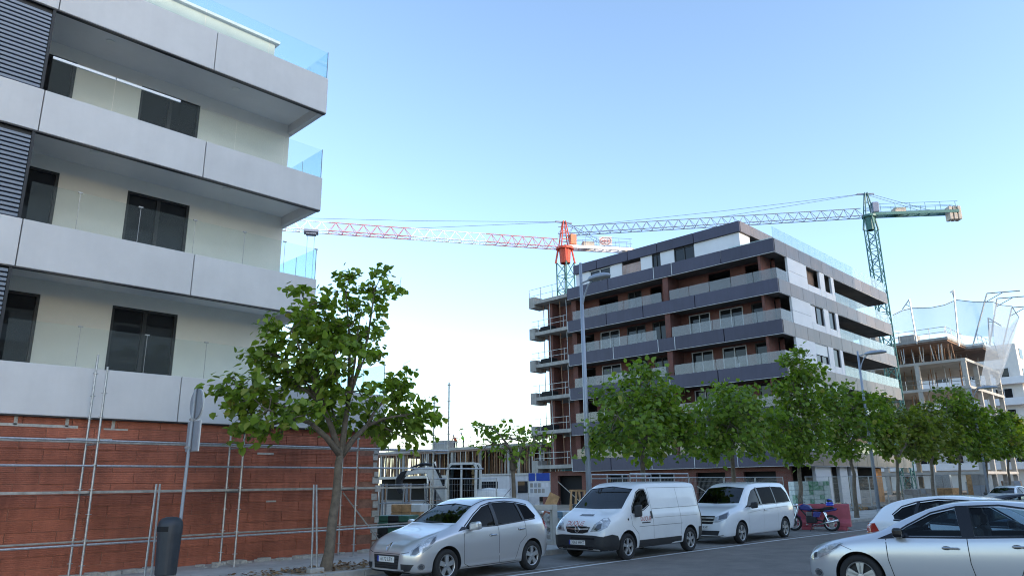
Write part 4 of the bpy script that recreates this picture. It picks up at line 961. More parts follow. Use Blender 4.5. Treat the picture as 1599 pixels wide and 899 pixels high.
for k_ in range(3): obj('hose', MB().tube([(.9, -.2-k_*.07, 1.2), (1.3, -.2-k_*.07, 2.1+k_*.05), (1.6, -.2-k_*.07, 2.68), (2.0, -.2-k_*.07, 2.62), (2.5, -.2-k_*.07, 2.42)], .018, 5), m_black, EX, world=False)
# site cabins, banner
def site_cabin(label, px, d, w, h, hw):
    q = D(px, d); T = thing('site_cabin', label, 'site cabin', (q.x, q.y, .1), R(CAM_YAW-90), 'site cabins')
    obj('body', MB().box(-w/2, w/2, 0, 2.4, 0, h), m_cabin, T, world=False, bevel=.03)
    rb = MB()
    for i in range(int(w/.25)): rb.box(-w/2+.1+i*.25, -w/2+.16+i*.25, -.025, .0, .15, h-.15)
    obj('cladding_rib', rb, m_cabin, T, world=False)
    obj('roof', MB().box(-w/2-.06, w/2+.06, -.06, 2.46, h, h+.1), m_galv, T, world=False)
    wn = obj('window', MB().box(hw-.5, hw+.5, -.05, -.02, h*.55, h*.85), m_wing, T, world=False)
    obj('window_frame', MB().box(hw-.56, hw-.5, -.06, -.01, h*.53, h*.87).box(hw+.5, hw+.56, -.06, -.01, h*.53, h*.87), m_wframe, wn)
site_cabin('white site cabin directly right of the excavator', (762, 765), 44, 2.6, 2.35, .1)
site_cabin('long white site cabin behind the sparse young tree', (806, 765), 46, 2.9, 2.35, .6)
q = D((842, 752), 40); T = thing('site_board', 'blue and white notice board at the foot of the unfinished building', 'notice board', (q.x, q.y, .1), R(CAM_YAW-90))
bt = D((842, 738), 40).z-.1
obj('post', MB().tube([(-.6, 0, 0), (-.6, 0, bt)], .03, 6), m_galv, T, world=False); obj('post', MB().tube([(.6, 0, 0), (.6, 0, bt)], .03, 6), m_galv, T, world=False)
obj('blue_panel', MB().box(-.58, -.22, -.02, .02, bt-.42, bt).box(-.16, .58, -.02, .02, bt-.42, bt), m_blue, T, world=False)
pb = obj('white_panel', MB().box(-.58, .58, -.02, .02, bt-1.25, bt-.43), m_cabin, T, world=False)
for i in range(9): obj('notice', MB().box(-.5+(i % 5)*.21, -.34+(i % 5)*.21, -.026, -.022, bt-.75-(i//5)*.3, bt-.53-(i//5)*.3), random.choice((m_bwhite, m_conc, m_grey)), pb)
# rubble, concrete culvert frame, pallets
def heap(name, label, c, rx, ry, h, n, ms, seed):
    rs = random.Random(seed); mb = MB()
    for i in range(n):
        a, r_ = rs.uniform(0, 6.28), math.sqrt(rs.random()); s = rs.uniform(.05, .14)
        z = h*(1-r_)*rs.uniform(.5, 1); ax = Vector((rs.gauss(0, 1), rs.gauss(0, 1), rs.gauss(0, 1))).normalized(); ay = ax.orthogonal().normalized(); az = ax.cross(ay)
        mb.obox((c[0]+math.cos(a)*r_*rx, c[1]+math.sin(a)*r_*ry, c[2]+z+s*.3), ax*s*rs.uniform(.7, 1.6), ay*s, az*s*rs.uniform(.4, .9), rs.randrange(len(ms)))
    o = obj(name, mb, ms); o['kind'] = 'stuff'; tag(o, label, 'rubble')
q = D((862, 815), 24.5); heap('rubble_heap', 'heap of broken rubble on the site edge left of the van', (q.x, q.y+.8, .1), 2.2, 1.2, 1.0, 420, [m_conc, m_concw, M('rubble_brick', (.34,.13,.08), .9), m_mortar], 3)
q = D((845, 836), 22.2); CF = thing('concrete_culvert_frame', 'precast concrete box frame standing on edge by the rubble heap', 'concrete frame', (q.x, q.y, .12), R(CAM_YAW-90+6))
w_, h_ = .52, 1.18
for nm, bx in (('side_beam', (-w_, -w_+.16, 0, h_)), ('side_beam', (w_-.16, w_, 0, h_)), ('bottom_beam', (-w_+.16, w_-.16, 0, .14)), ('top_beam', (-w_+.16, w_-.16, h_-.16, h_))):
    obj(nm, MB().box(bx[0], bx[1], 0, .5, bx[2], bx[3]), m_concw, CF, world=False, bevel=.012)
obj('plywood_sheet', MB().bar((.3, .25, h_-.1), (.5, .25, h_+.3), .02, .34), m_wood, CF, world=False)
q = gz(1320, 798, .14); heap('debris_heap', 'low heap of debris before the white ground floor wall', (q.x+3, q.y+1.5, .12), 3.0, 1.2, .35, 160, [m_conc, m_mortar, m_wood], 8)
m_wrapb = M('blue_plastic', (.16,.27,.36), .4, var=.3, vs=6); m_wrapw = M('white_wrap', (.62,.64,.64), .4, var=.12, vs=5)
def pallet(label, c, rot, w, d, h, ms, rows, grp, cols=3):
    T = thing('pallet_stack', label, 'pallet', c, rot, grp)
    mb = MB()
    for i in range(5): mb.box(-w/2, w/2, -d/2+i*d/4.4, -d/2+i*d/4.4+.1, .1, .13)
    for i in range(3): mb.box(-w/2+i*(w-.1)/2, -w/2+i*(w-.1)/2+.1, -d/2, d/2, 0, .1)
    obj('pallet', mb, m_wood, T, world=False); rs = random.Random(int(c[0]*77))
    bh = (h-.14)/rows
    for r_ in range(rows):
        for i in range(cols):
            for j in range(2):
                x0 = -w/2+i*w/cols; y0_ = -d/2+j*d/2
                obj('pack', MB().box(x0+.006, x0+w/cols-.006, y0_+.006, y0_+d/2-.006, .135+r_*bh, .135+(r_+1)*bh-.008), ms[rs.randrange(len(ms))], T, world=False, bevel=.015)
m_gpr = M('green_print_wrap', (.05,.22,.10), .5, col2=(.40,.55,.48), vs=9); m_gpr2 = M('white_print_wrap', (.66,.70,.70), .45, col2=(.42,.52,.50), vs=11)
for i, (px, d) in enumerate((((1252, 806), 38), ((1270, 807), 38.3), ((1287, 808), 38.6))):
    q = D(px, d); pallet(['white wrapped pallet behind the trunk of the tall narrow tree', 'green printed pallet in the middle of the stack behind the motorcycle', 'white and green pallet nearest the white ground floor wall'][i], (q.x, q.y, .14), R(CAM_YAW-90+4), .66 if i else .8, .7, 1.75, [m_gpr2, m_gpr2, m_gpr2, m_gpr] if i != 1 else [m_gpr, m_gpr2], 7, 'wrapped pallets behind the motorcycle', 2)
q = D((885, 795), 30); pallet('low pallet of blue wrapped sacks beside the unfinished ground floor', (q.x, q.y, .1), R(CAM_YAW-80), 1.9, 1.2, .75, [m_wrapb, m_wrapb, m_wrapw], 3, 'site pallets')
for i, (px, d, h, ms) in enumerate((((640, 800), 26, 1.2, [m_wrapw, m_conc, m_dark, m_wood]), ((668, 800), 27, 1.15, [m_wrapw, m_conc, m_dark, m_galv]), ((622, 812), 24, .9, [m_green, m_dark]), ((690, 795), 33, 1.7, [m_conc, m_galv]))):
    q = D(px, d); pallet(['pallet of mixed packs under the excavator bucket', 'mixed pallet right of the bucket, nearer the excavator', 'low dark green stack close to the end of the brick wall', 'tall grey pallet behind the excavator boom'][i], (q.x, q.y, .1), R(CAM_YAW-90+random.uniform(-20, 20)), 1.1, .9, h, ms, 4, 'site pallets')
for i, (px, d) in enumerate((((908, 790), 33), ((900, 792), 34))):
    q = D(px, d); T = thing('timber_trestle', ['timber trestle leaning beside the lamp post', 'second timber trestle just left of the first'][i], 'trestle', (q.x, q.y, .1), R(CAM_YAW-90))
    for s in (-.3, .3): obj('leg', MB().bar((s, 0, 0), (s*.6, .35, 1.5), .07, .07), m_wood, T, world=False); obj('leg', MB().bar((s, .7, 0), (s*.6, .35, 1.5), .07, .07), m_wood, T, world=False)
    obj('cross_bar', MB().bar((-.3, .2, .85), (.3, .2, .85), .06, .08).bar((-.3, .35, 1.5), (.3, .35, 1.5), .06, .08), m_wood, T, world=False)
q = D((700, 735), 34); T = thing('ladder', 'grey ladder leaning behind the excavator boom', 'ladder', (q.x, q.y, .1), R(CAM_YAW-90))
for s in (-.22, .22): obj('rail', MB().bar((s-.5, 0, 0), (s-.9, .6, 2.9), .05, .07), m_galv, T, world=False)
for i in range(9): t = .1+i*.1; obj('rung', MB().tube([(-.72-.4*t, .6*t, 2.9*t), (-.28-.4*t, .6*t, 2.9*t)], .018, 5), m_galv, T, world=False)
for j_, (px_, d_) in enumerate((((612, 800), 27), ((652, 790), 31), ((690, 780), 31))):
    q = D(px_, d_); T = thing('scaffold_frame_stack', ['stack of scaffold frames right behind the end of the brick wall', 'stack of scaffold frames under the excavator boom', 'stack of scaffold frames left of the excavator cab'][j_], 'scaffold frames', (q.x, q.y, .1), R(CAM_YAW-90), 'stacked scaffold frames')
    for i in range(7):
        y_ = i*.16; a_ = random.uniform(-.12, .12); x_ = random.uniform(-.15, .15)
        obj('frame', MB().tube([(-.45+x_, y_, 0), (-.45+a_+x_, y_, 1.9)], .026, 6).tube([(.45+x_, y_, 0), (.45+a_+x_, y_, 1.9)], .026, 6).tube([(-.45+a_*.6+x_, y_, 1.2), (.45+a_*.6+x_, y_, 1.2)], .022, 6).tube([(-.45+a_+x_, y_, 1.85), (.45+a_+x_, y_, 1.85)], .022, 6).tube([(-.45+x_, y_, .3), (.45+a_*.6+x_, y_, 1.2)], .018, 5), random.choice((m_galv, m_dark, m_rust, m_grey)), T, world=False)
# mesh fence panels along the site edge
def fence(x0, y0_, x1, y1_, label, grp):
    T = thing('fence_panel', label, 'fence', ((x0+x1)/2, (y0_+y1_)/2, .14), math.atan2(y1_-y0_, x1-x0), grp); l = math.hypot(x1-x0, y1_-y0_)
    fr = MB()
    for s in (-l/2+.03, l/2-.03): fr.tube([(s, 0, .02), (s, 0, 2.0)], .02, 6)
    for z in (.15, 1.98): fr.tube([(-l/2+.03, 0, z), (l/2-.03, 0, z)], .018, 6)
    obj('frame', fr, m_galv, T, world=False)
    wr = MB()
    for i in range(int(l/.11)): wr.tube([(-l/2+.06+i*.11, 0, .15), (-l/2+.06+i*.11, 0, 1.98)], .0028, 3, cap=False)
    for z in (.4, .7, 1.0, 1.3, 1.6, 1.8): wr.tube([(-l/2, .004, z), (l/2, .004, z)], .0028, 3, cap=False)
    obj('wire_mesh', wr, m_galv, T, world=False)
    for s in (-l/2, l/2): obj('foot_block', MB().box(s-.35, s+.35, -.12, .12, -.02, .12), m_conc, T, world=False, bevel=.02)
names = ['mesh fence panel behind the silver people carrier', 'mesh fence panel left of the rubble heap', 'mesh fence panel behind the bonnet of the roof-rack van', 'mesh fence panel behind the load bay of the roof-rack van', 'mesh fence panel between the two white vans', 'mesh fence panel behind the white minivan cab', 'mesh fence panel behind the white minivan rear', 'mesh fence panel left of the wrapped pallets']
for i in range(8):
    x = 15.4+i*3.05
    if i in (1, 2): continue
    fence(x, 18.9+offs(x)*.5, x+3.0, 18.9+offs(x+3)*.5, names[i], 'mesh fence panels along the site')
for i, x in enumerate((41.5, 44.7, 47.9, 51.1, 54.3, 57.5, 60.7)):
    fence(x, 18.0, x+3.1, 17.9, ['mesh fence panel before the white ground floor wall', 'mesh fence panel before the dark doorway', 'mesh fence panel before the orange timber panel', 'mesh fence panel right of the orange timber panel', 'mesh fence panel behind the yellowing tree', 'mesh fence panel behind the yellow green tree', 'farthest mesh fence panel on the right'][i], 'mesh fence panels along the site')
# clutter on the far site, right
for i in range(12):
    x = 70+i*4.3+random.uniform(-1, 1); y = random.uniform(19.5, 22.5)
    pallet(f'{["pale grey","blue grey","brown"][i%3]} {["low","tall","middling","squat"][i//3]} material stack on the far site behind the right hand trees', (x, y, .1), random.uniform(0, 1.5), 1.6, 1.3, (1.0, 2.2, 1.5, .8)[i//3], [[m_conc, m_galv], [m_grey, m_conc], [m_wood, m_rust]][i % 3], 2, 'material stacks on the far site', 2)

# ------------------------------------------------------------------ vehicles
m_silver = M('silver_paint', (.60,.605,.62), .28, .6, coat=.8)
m_silver2 = M('bright_silver_paint', (.60,.61,.64), .28, .5, coat=.8)
m_vanw = M('white_van_paint', (.72,.73,.74), .35, coat=.5, var=.04, vs=2)
m_miniw = M('white_gloss_paint', (.76,.77,.79), .25, coat=.9)
m_navy = M('navy_paint', (.03,.04,.08), .3, .4, coat=.9)
m_dgrey = M('dark_grey_paint', (.07,.075,.085), .3, .4, coat=.9)
m_plast = M('black_plastic', (.022,.023,.026), .6, var=.15, vs=8)
m_trim = M('gloss_black', (.01,.01,.012), .2)
m_int = M('car_interior', (.035,.035,.038), .85)
m_seat = M('seat_cloth', (.06,.06,.065), .9)
m_tyre = M('tyre_rubber', (.018,.018,.019), .85)
m_rim = M('alloy', (.48,.49,.50), .35, .75)
m_chrome = M('chrome', (.70,.71,.72), .12, 1.)
m_cglass = glass('car_glass', (.15,.17,.18), ior=1.35)
m_wsglass = glass('windscreen_glass', (.22,.27,.31), ior=1.85)
m_pglass = M('privacy_glass', (.010,.011,.013), .15, spec=.012)
m_lglass = glass('light_car_glass', (.55,.64,.68), ior=1.4)
m_hl = M('headlamp', (.42,.44,.46), .08, .3, coat=1., var=.35, vs=14)
m_hld = M('headlamp_inner', (.10,.105,.115), .15, .4, coat=1.)
m_tail = M('tail_lamp', (.35,.03,.02), .15, coat=1.)
m_amber = M('amber_lamp', (.55,.18,.05), .2)
m_plate = M('number_plate', (.70,.70,.68), .5)
m_eu = M('plate_blue', (.02,.05,.35), .5)
m_gap = M('panel_gap', (.02,.02,.022), .8)
m_redink = M('red_lettering', (.42,.06,.04), .6); m_ink = M('black_lettering', (.03,.03,.035), .6)

def pchip(P, xs):
    x = np.array([p[0] for p in P], float); y = np.array([p[1] for p in P], float); h = np.diff(x); d = np.diff(y)/h
    m = np.zeros(len(x)); m[0], m[-1] = d[0], d[-1]
    for i in range(1, len(x)-1):
        if d[i-1]*d[i] > 0: w1, w2 = 2*h[i]+h[i-1], h[i]+2*h[i-1]; m[i] = (w1+w2)/(w1/d[i-1]+w2/d[i])
    xs = np.clip(np.array(xs, float), x[0], x[-1]); k = np.clip(np.searchsorted(x, xs, side='right')-1, 0, len(h)-1); t = (xs-x[k])/h[k]
    return (2*t**3-3*t**2+1)*y[k]+(t**3-2*t**2+t)*h[k]*m[k]+(-2*t**3+3*t**2)*y[k+1]+(t**3-t**2)*h[k]*m[k+1]
def crom(P, n):
    P = [P[0]]+list(P)+[P[-1]]; out = []; segs = len(P)-3
    for i in range(n):
        u = i/(n-1)*segs; k = min(int(u), segs-1); t = u-k; a, b, c, d = (np.array(P[k+j]) for j in range(4))
        out.append(.5*((2*b)+(-a+c)*t+(2*a-5*b+4*c-d)*t*t+(-a+3*b-3*c+d)*t**3))
    return out
class Car:
    def __init__(s, name, label, cat, loc, th, sp, paint, group=None):
        s.sp = sp; s.L = sp['L']; s.T = thing(name, label, cat, loc, th, group); s.paint = paint
        L = s.L; t = np.linspace(0, 1, 58); xs = L*(t-.10*np.sin(2*np.pi*t)/1.0*.9)
        xs = np.sort(np.clip(xs, 0, L)); xs[0], xs[-1] = 0, L
        top, bot, belt, wd, rw = (pchip(sp[k], xs) for k in ('top', 'bot', 'belt', 'w', 'rw'))
        NH = 26; rings = []
        for i, x in enumerate(xs):
            zb, zt, zl, w_, r_ = bot[i], top[i], min(belt[i], top[i]-.015), wd[i], min(rw[i], wd[i]*.985)
            H = zl-zb
            P = [(0, zb), (w_*.55, zb), (w_*.88, zb+.015), (w_*.965, zb+.09*min(1, H/.4)), (w_*.99, zb+H*.38), (w_, zb+H*.66), (w_*.985, zb+H*.88), (w_*.955, zl),
                 (w_*.955+(r_-w_*.955)*.5, zl+(zt-zl)*.50), (r_+.005, zl+(zt-zl)*.86), (r_*.90, zt-(zt-zl)*.045), (r_*.6, zt-.006), (0, zt)]
            h = crom(P, NH); h[0] = np.array((0, zb)); h[-1] = np.array((0, zt)); rings.append([(x, -max(0, a), b) for a, b in h]+[(x, max(0, a), b) for a, b in h[-2:0:-1]])
        n = len(rings[0]); v = [p for r_ in rings for p in r_]; f = []
        for i in range(len(rings)-1):
            for j in range(n): j2 = (j+1) % n; f.append((i*n+j, i*n+j2, (i+1)*n+j2, (i+1)*n+j))
        f += [tuple(range(n-1, -1, -1)), tuple((len(rings)-1)*n+j for j in range(n))]
        me = bpy.data.meshes.new('body'); me.from_pydata(v, [], f)
        bm = bmesh.new(); bm.from_mesh(me); bmesh.ops.recalc_face_normals(bm, faces=bm.faces[:]); s.bvh = BVHTree.FromBMesh(bm); bm.to_mesh(me); bm.free()
        me.materials.append(paint); me.materials.append(m_int); me.materials.append(m_plast)
        cut = []
        for hx in sp['hubs']:
            for sd_ in (-1, 1): cut.append((MB().lathe([(0, 0), (sp['arch'], 0), (sp['arch'], .9), (0, .9)], (hx, (.50 if sd_ > 0 else -1.4), sp['R']+sp.get('lift', .0)), 'y', 40), 2))
        if 'cabin' in sp:
            pl = sp['cabin']; zmin, zmax = min(p[1] for p in pl), max(p[1] for p in pl); wi, wo = sp['cabw']
            mb = MB(); k = len(pl); yw = [wi+(wo-wi)*(p[1]-zmin)/(zmax-zmin) for p in pl]
            mb.add([(x, -yw[i], z) for i, (x, z) in enumerate(pl)]+[(x, yw[i], z) for i, (x, z) in enumerate(pl)], [tuple(range(k-1, -1, -1)), tuple(range(k, 2*k))]+[(i, (i+1) % k, k+(i+1) % k, k+i) for i in range(k)]); cut.append((mb, 1))
            for nm, poly, see in sp['side']:
                if see: cut.append((MB().prism([(x, 0, z) for x, z in poly], (0, -1.5, 0), (0, 1.5, 0)), 1))
            if sp.get('wscut', True): cut.append((MB().prism([(0, y, z) for y, z in sp['ws']], (-.6, 0, 0), (sp['wsx'], 0, 0)), 1))
            if 'rw_' in sp: cut.append((MB().prism([(0, y, z) for y, z in sp['rw_']], (sp['rwx'], 0, 0), (L+.6, 0, 0)), 1))
        o = bpy.data.objects.new('tmp', me); COL.objects.link(o); tmp = []
        for mb, mi in cut:
            cm = mb.mesh('c', 0, False)
            for m_ in (paint, m_int, m_plast): cm.materials.append(m_)
            cm.polygons.foreach_set('material_index', [mi]*len(cm.polygons))
            c = bpy.data.objects.new('cut', cm); COL.objects.link(c); tmp.append(c)
            md = o.modifiers.new('b', 'BOOLEAN'); md.operation = 'DIFFERENCE'; md.object = c; md.solver = 'EXACT'; md.material_mode = 'TRANSFER'
        dg = bpy.context.evaluated_depsgraph_get(); dg.update(); nm = bpy.data.meshes.new_from_object(o.evaluated_get(dg))
        for c in tmp+[o]: bpy.data.objects.remove(c)
        autosmooth(nm, 32); s.body = obj('body', nm, [paint], s.T, world=False)
        for nm_, poly, see in (sp['side'] if 'side' in sp else []):
            for sd_ in (-1, 1): s.decal(nm_, poly, s.side(sd_), sp.get('glass', m_cglass) if see else m_pglass, -.012 if see else .004)
        if 'ws' in sp: s.decal('windscreen', sp['ws'], s.front(), m_wsglass, -.012)
        if 'rw_' in sp: s.decal('rear_window', sp['rw_'], s.rear(), m_pglass, -.008)
        for hx in sp['hubs']:
            for sd_ in (-1, 1): s.wheel(hx, sd_)
        for p in sp.get('seats', []):
            for sd_ in (-1, 1):
                y = sd_*.36; st = MB().box(p, p+.5, y-.24, y+.24, .5, .72).box(p+.45, p+.6, y-.22, y+.22, .7, 1.2+sp.get('sh', 0)).box(p+.5, p+.6, y-.12, y+.12, 1.22+sp.get('sh', 0), 1.4+sp.get('sh', 0))
                obj('seat', st, m_seat, s.T, world=False, bevel=.04)
    side = lambda s, k: (lambda u, v: Vector((u, k*3, v)), Vector((0, -k, 0)))
    front = lambda s: (lambda u, v: Vector((-3, u, v)), Vector((1, 0, 0)))
    rear = lambda s: (lambda u, v: Vector((s.L+3, u, v)), Vector((-1, 0, 0)))
    topv = lambda s: (lambda u, v: Vector((u, v, 6)), Vector((0, 0, -1)))
    def corner(s, k, ang):     # looks at the front corner on side k; u runs backwards along the body
        d = Vector((math.cos(R(ang)), -k*math.sin(R(ang)), 0)); a = Vector((math.sin(R(ang)), k*math.cos(R(ang)), 0))
        c = Vector((0, 0, 0)); return (lambda u, v: c+a*u+Vector((0, 0, v))-d*4, d)
    def hit(s, mp, u, v, off):
        o = mp[0](u, v); loc, n, i, dist = s.bvh.ray_cast(o, mp[1])
        if loc is None:
            loc, n, i, dist = s.bvh.find_nearest(o+mp[1]*3)
        if n.dot(mp[1]) > 0: n = -n
        return loc+n*off, n
    def decal(s, name, poly, mp, m, off=.004, parent=None, g=.07):
        bm = bmesh.new(); vs = [bm.verts.new((u, v, 0)) for u, v in poly]; bm.faces.new(vs)
        us = [p[0] for p in poly]; ws = [p[1] for p in poly]
        for ax, lo, hi in ((0, min(us), max(us)), (1, min(ws), max(ws))):
            n = int((hi-lo)/g)
            for i in range(1, n+1):
                co = [0, 0, 0]; no = [0, 0, 0]; co[ax] = lo+(hi-lo)*i/(n+1); no[ax] = 1
                bmesh.ops.bisect_plane(bm, geom=bm.verts[:]+bm.edges[:]+bm.faces[:], plane_co=co, plane_no=no)
        bmesh.ops.triangulate(bm, faces=bm.faces[:])
        for v in bm.verts: v.co, _n = s.hit(mp, v.co.x, v.co.y, off)
        bmesh.ops.recalc_face_normals(bm, faces=bm.faces[:])
        me = bpy.data.meshes.new(name); bm.to_mesh(me); bm.free(); me.polygons.foreach_set('use_smooth', [True]*len(me.polygons))
        return obj(name, me, m, parent or s.T, world=False)
    def strip(s, name, pts, wid, mp, m, off=.003, parent=None):
        mb = MB(); P = []
        for (a, b) in zip(pts, pts[1:]):
            n = max(1, int(math.hypot(b[0]-a[0], b[1]-a[1])/.06))
            for i in range(n): P.append((a[0]+(b[0]-a[0])*i/n, a[1]+(b[1]-a[1])*i/n))
        P.append(pts[-1])
        for i, p in enumerate(P):
            a, b = P[max(i-1, 0)], P[min(i+1, len(P)-1)]; d = math.hypot(b[0]-a[0], b[1]-a[1]); nx, ny = -(b[1]-a[1])/d*wid/2, (b[0]-a[0])/d*wid/2
            for q in ((p[0]+nx, p[1]+ny), (p[0]-nx, p[1]-ny)): mb.v.append(tuple(s.hit(mp, q[0], q[1], off)[0]))
        for i in range(len(P)-1): mb.f.append((2*i, 2*i+1, 2*i+3, 2*i+2)); mb.m.append(0)
        return obj(name, mb, m, parent or s.body, world=False)
    def text(s, name, txt, size, c, mp, m, off=.006, flip=False, parent=None, sx=1.):
        cv = bpy.data.curves.new('t', 'FONT'); cv.body = txt; cv.size = size; cv.align_x = 'CENTER'; cv.align_y = 'CENTER'
        to = bpy.data.objects.new('t', cv); COL.objects.link(to); dg = bpy.context.evaluated_depsgraph_get(); me = bpy.data.meshes.new_from_object(to.evaluated_get(dg)); bpy.data.objects.remove(to)
        for v in me.vertices: v.co = s.hit(mp, c[0]+v.co.x*sx*(-1 if flip else 1), c[1]+v.co.y, off)[0]
        me.materials.clear(); return obj(name, me, m, parent or s.T, world=False)
    def plate(s, txt, c, mp, flip=True, blue=True):
        w2, h2 = .26, .055; p, n = s.hit(mp, c[0], c[1], .0); p = p+n*.018; n.z = 0; n.normalize(); ax = Vector((-n.y, n.x, 0))
        if not flip: pass
        pl = obj('number_plate', MB().obox(p, ax*w2, n*.008, (0, 0, h2)), m_plate, s.T, world=False)
        obj('plate_band', MB().obox(p+n*.009-ax*(w2-.022), ax*.022, n*.002, (0, 0, h2)), m_eu, pl)
        cv = bpy.data.curves.new('t', 'FONT'); cv.body = txt; cv.size = .105; cv.align_x = 'CENTER'; cv.align_y = 'CENTER'
        to = bpy.data.objects.new('t', cv); COL.objects.link(to); dg = bpy.context.evaluated_depsgraph_get(); me = bpy.data.meshes.new_from_object(to.evaluated_get(dg)); bpy.data.objects.remove(to)
        c_ = p+n*.0105+ax*.03
        me.transform(Matrix(((ax.x*.92, 0, n.x, c_.x), (ax.y*.92, 0, n.y, c_.y), (0, 1, 0, c_.z), (0, 0, 0, 1)))); me.materials.clear(); obj('plate_lettering', me, m_ink, pl)
    def wheel(s, hx, k):
        sp = s.sp; r = sp['R']; rr = sp['rim']; W = pchip(sp['w'], [hx])[0]; y = k*(W-.015); wd = .2
        hub = obj('wheel', MB().lathe([(0, y-k*.09), (rr*.9, y-k*.09), (rr*.9, y-k*.16), (0, y-k*.16)], (hx, 0, r), 'y', 24), m_plast, s.T, world=False)
        ty = MB().lathe([(rr, y-k*wd), (r-.03, y-k*wd), (r-.004, y-k*(wd-.03)), (r, y-k*wd*.5), (r-.004, y-k*.035), (r-.02, y-k*.01), (r-.05, y), (rr+.012, y-k*.008), (rr, y-k*.02)], (hx, 0, r), 'y', 40)
        obj('tyre', ty, m_tyre, hub, smooth=True)
        rm = MB().lathe([(rr, y-k*.018), (rr*.985, y-k*.012), (rr*.93, y-k*.02), (rr*.90, y-k*.06)], (hx, 0, r), 'y', 40)
        n = sp.get('spokes', 5); dbl = sp.get('double', False)
        for i in range(n):
            t0 = 2*math.pi*i/n+.3
            for dt in ((-.13, .13) if dbl else (0,)):
                t = t0+dt; d = Vector((math.cos(t), 0, math.sin(t))); e = Vector((-math.sin(t), 0, math.cos(t))); w0, w1 = sp.get('sw', (.035, .05))
                c = Vector((hx, y-k*.028, r)); pts = [c+d*rr*.16+e*w0, c+d*rr*.16-e*w0, c+d*rr*.94-e*w1, c+d*rr*.94+e*w1]
                rm.prism(pts, (0, k*.004, 0), (0, -k*.03, 0))
        rm.lathe([(0, y-k*.012), (rr*.2, y-k*.014), (rr*.24, y-k*.03)], (hx, 0, r), 'y', 18)
        obj('rim', rm, m_rim, hub)
    def mirror(s, x, z, m, size=(.09, .12, .085), both=True, off=.16, y=None):
        for k in (-1, 1):
            p, n = s.hit(s.side(k), x, z, .0); c = p+Vector((.02, k*off, .04))
            mi = obj('door_mirror', MB().obox(c, (size[0], -k*.02, 0), (0.02, k*size[1], .015), (0, 0, size[2])), m, s.T, world=False, bevel=min(size)*.62, seg=4)
            obj('mirror_arm', MB().bar(p-Vector((0, k*.02, 0)), c-Vector((0, k*.02, .05)), .06, .05), m_plast, mi)
            obj('mirror_glass', MB().obox(c+Vector((size[0]+.003, 0, 0)), (.002, 0, 0), (0, size[1]*.78, 0), (0, 0, size[2]*.75)), m_chrome, mi)
    def handle(s, x, z, m, w=.11):
        for k in (-1, 1):
            p, n = s.hit(s.side(k), x, z, .012); h = obj('door_handle', MB().obox(p+Vector((0, k*.012, 0)), (w, 0, 0), (0, .014, 0), (0, 0, .016)), m, s.T, world=False, bevel=.008)
            s.decal('handle_recess', [(x-w*.5+w*.55*math.cos(a*.524), z+.028*math.sin(a*.524)) for a in range(12)], s.side(k), m_gap, .002, h)

MPV = dict(L=4.34, R=.325, rim=.215, arch=.385, hubs=(.88, 3.58), spokes=5, sw=(.04, .05),
    top=[(0,.60),(.05,.70),(.25,.82),(.6,.94),(1.0,1.035),(1.16,1.085),(1.6,1.34),(2.0,1.54),(2.35,1.62),(2.9,1.64),(3.5,1.615),(3.9,1.55),(4.12,1.38),(4.26,1.08),(4.34,.78)],
    belt=[(0,.57),(.3,.74),(.7,.86),(1.2,.955),(2.2,1.0),(3.3,1.06),(4.0,1.08),(4.25,.98),(4.34,.74)],
    bot=[(0,.26),(.2,.2),(.6,.19),(3.7,.2),(4.1,.26),(4.34,.42)],
    w=[(0,.50),(.05,.64),(.18,.77),(.42,.86),(.9,.915),(2,.925),(3.5,.92),(4.0,.88),(4.25,.80),(4.34,.70)],
    rw=[(0,.42),(.3,.62),(.7,.70),(1.16,.73),(1.6,.69),(2.0,.64),(2.6,.62),(3.6,.60),(4.1,.57),(4.34,.54)],
    cabin=[(1.35,.45),(1.35,.98),(2.08,1.47),(2.4,1.55),(3.5,1.54),(3.85,1.45),(4.05,1.08),(4.05,.45)], cabw=(.78,.55),
    side=[('front_window', [(1.42,1.03),(1.78,1.27),(2.1,1.44),(2.34,1.50),(2.36,1.05)], True), ('rear_window', [(2.46,1.055),(2.44,1.515),(2.9,1.53),(3.22,1.50),(3.30,1.11)], True), ('quarter_window', [(3.36,1.12),(3.29,1.49),(3.62,1.43),(3.80,1.20),(3.74,1.14)], False)],
    ws=[(-.70,1.13),(-.60,1.47),(0,1.52),(.60,1.47),(.70,1.13),(0,1.12)], wsx=2.5, rw_=[(-.55,1.12),(-.5,1.42),(.5,1.42),(.55,1.12)], rwx=3.9, seats=(2.0, 2.9))
def corner_lamps(c, ang, poly, inner, amber=None):
    for k in (-1, 1):
        h = c.decal('headlight', poly, c.corner(k, ang), m_hl, .006)
        for p in inner: c.decal('lamp_reflector', p, c.corner(k, ang), m_hld, .009, h)
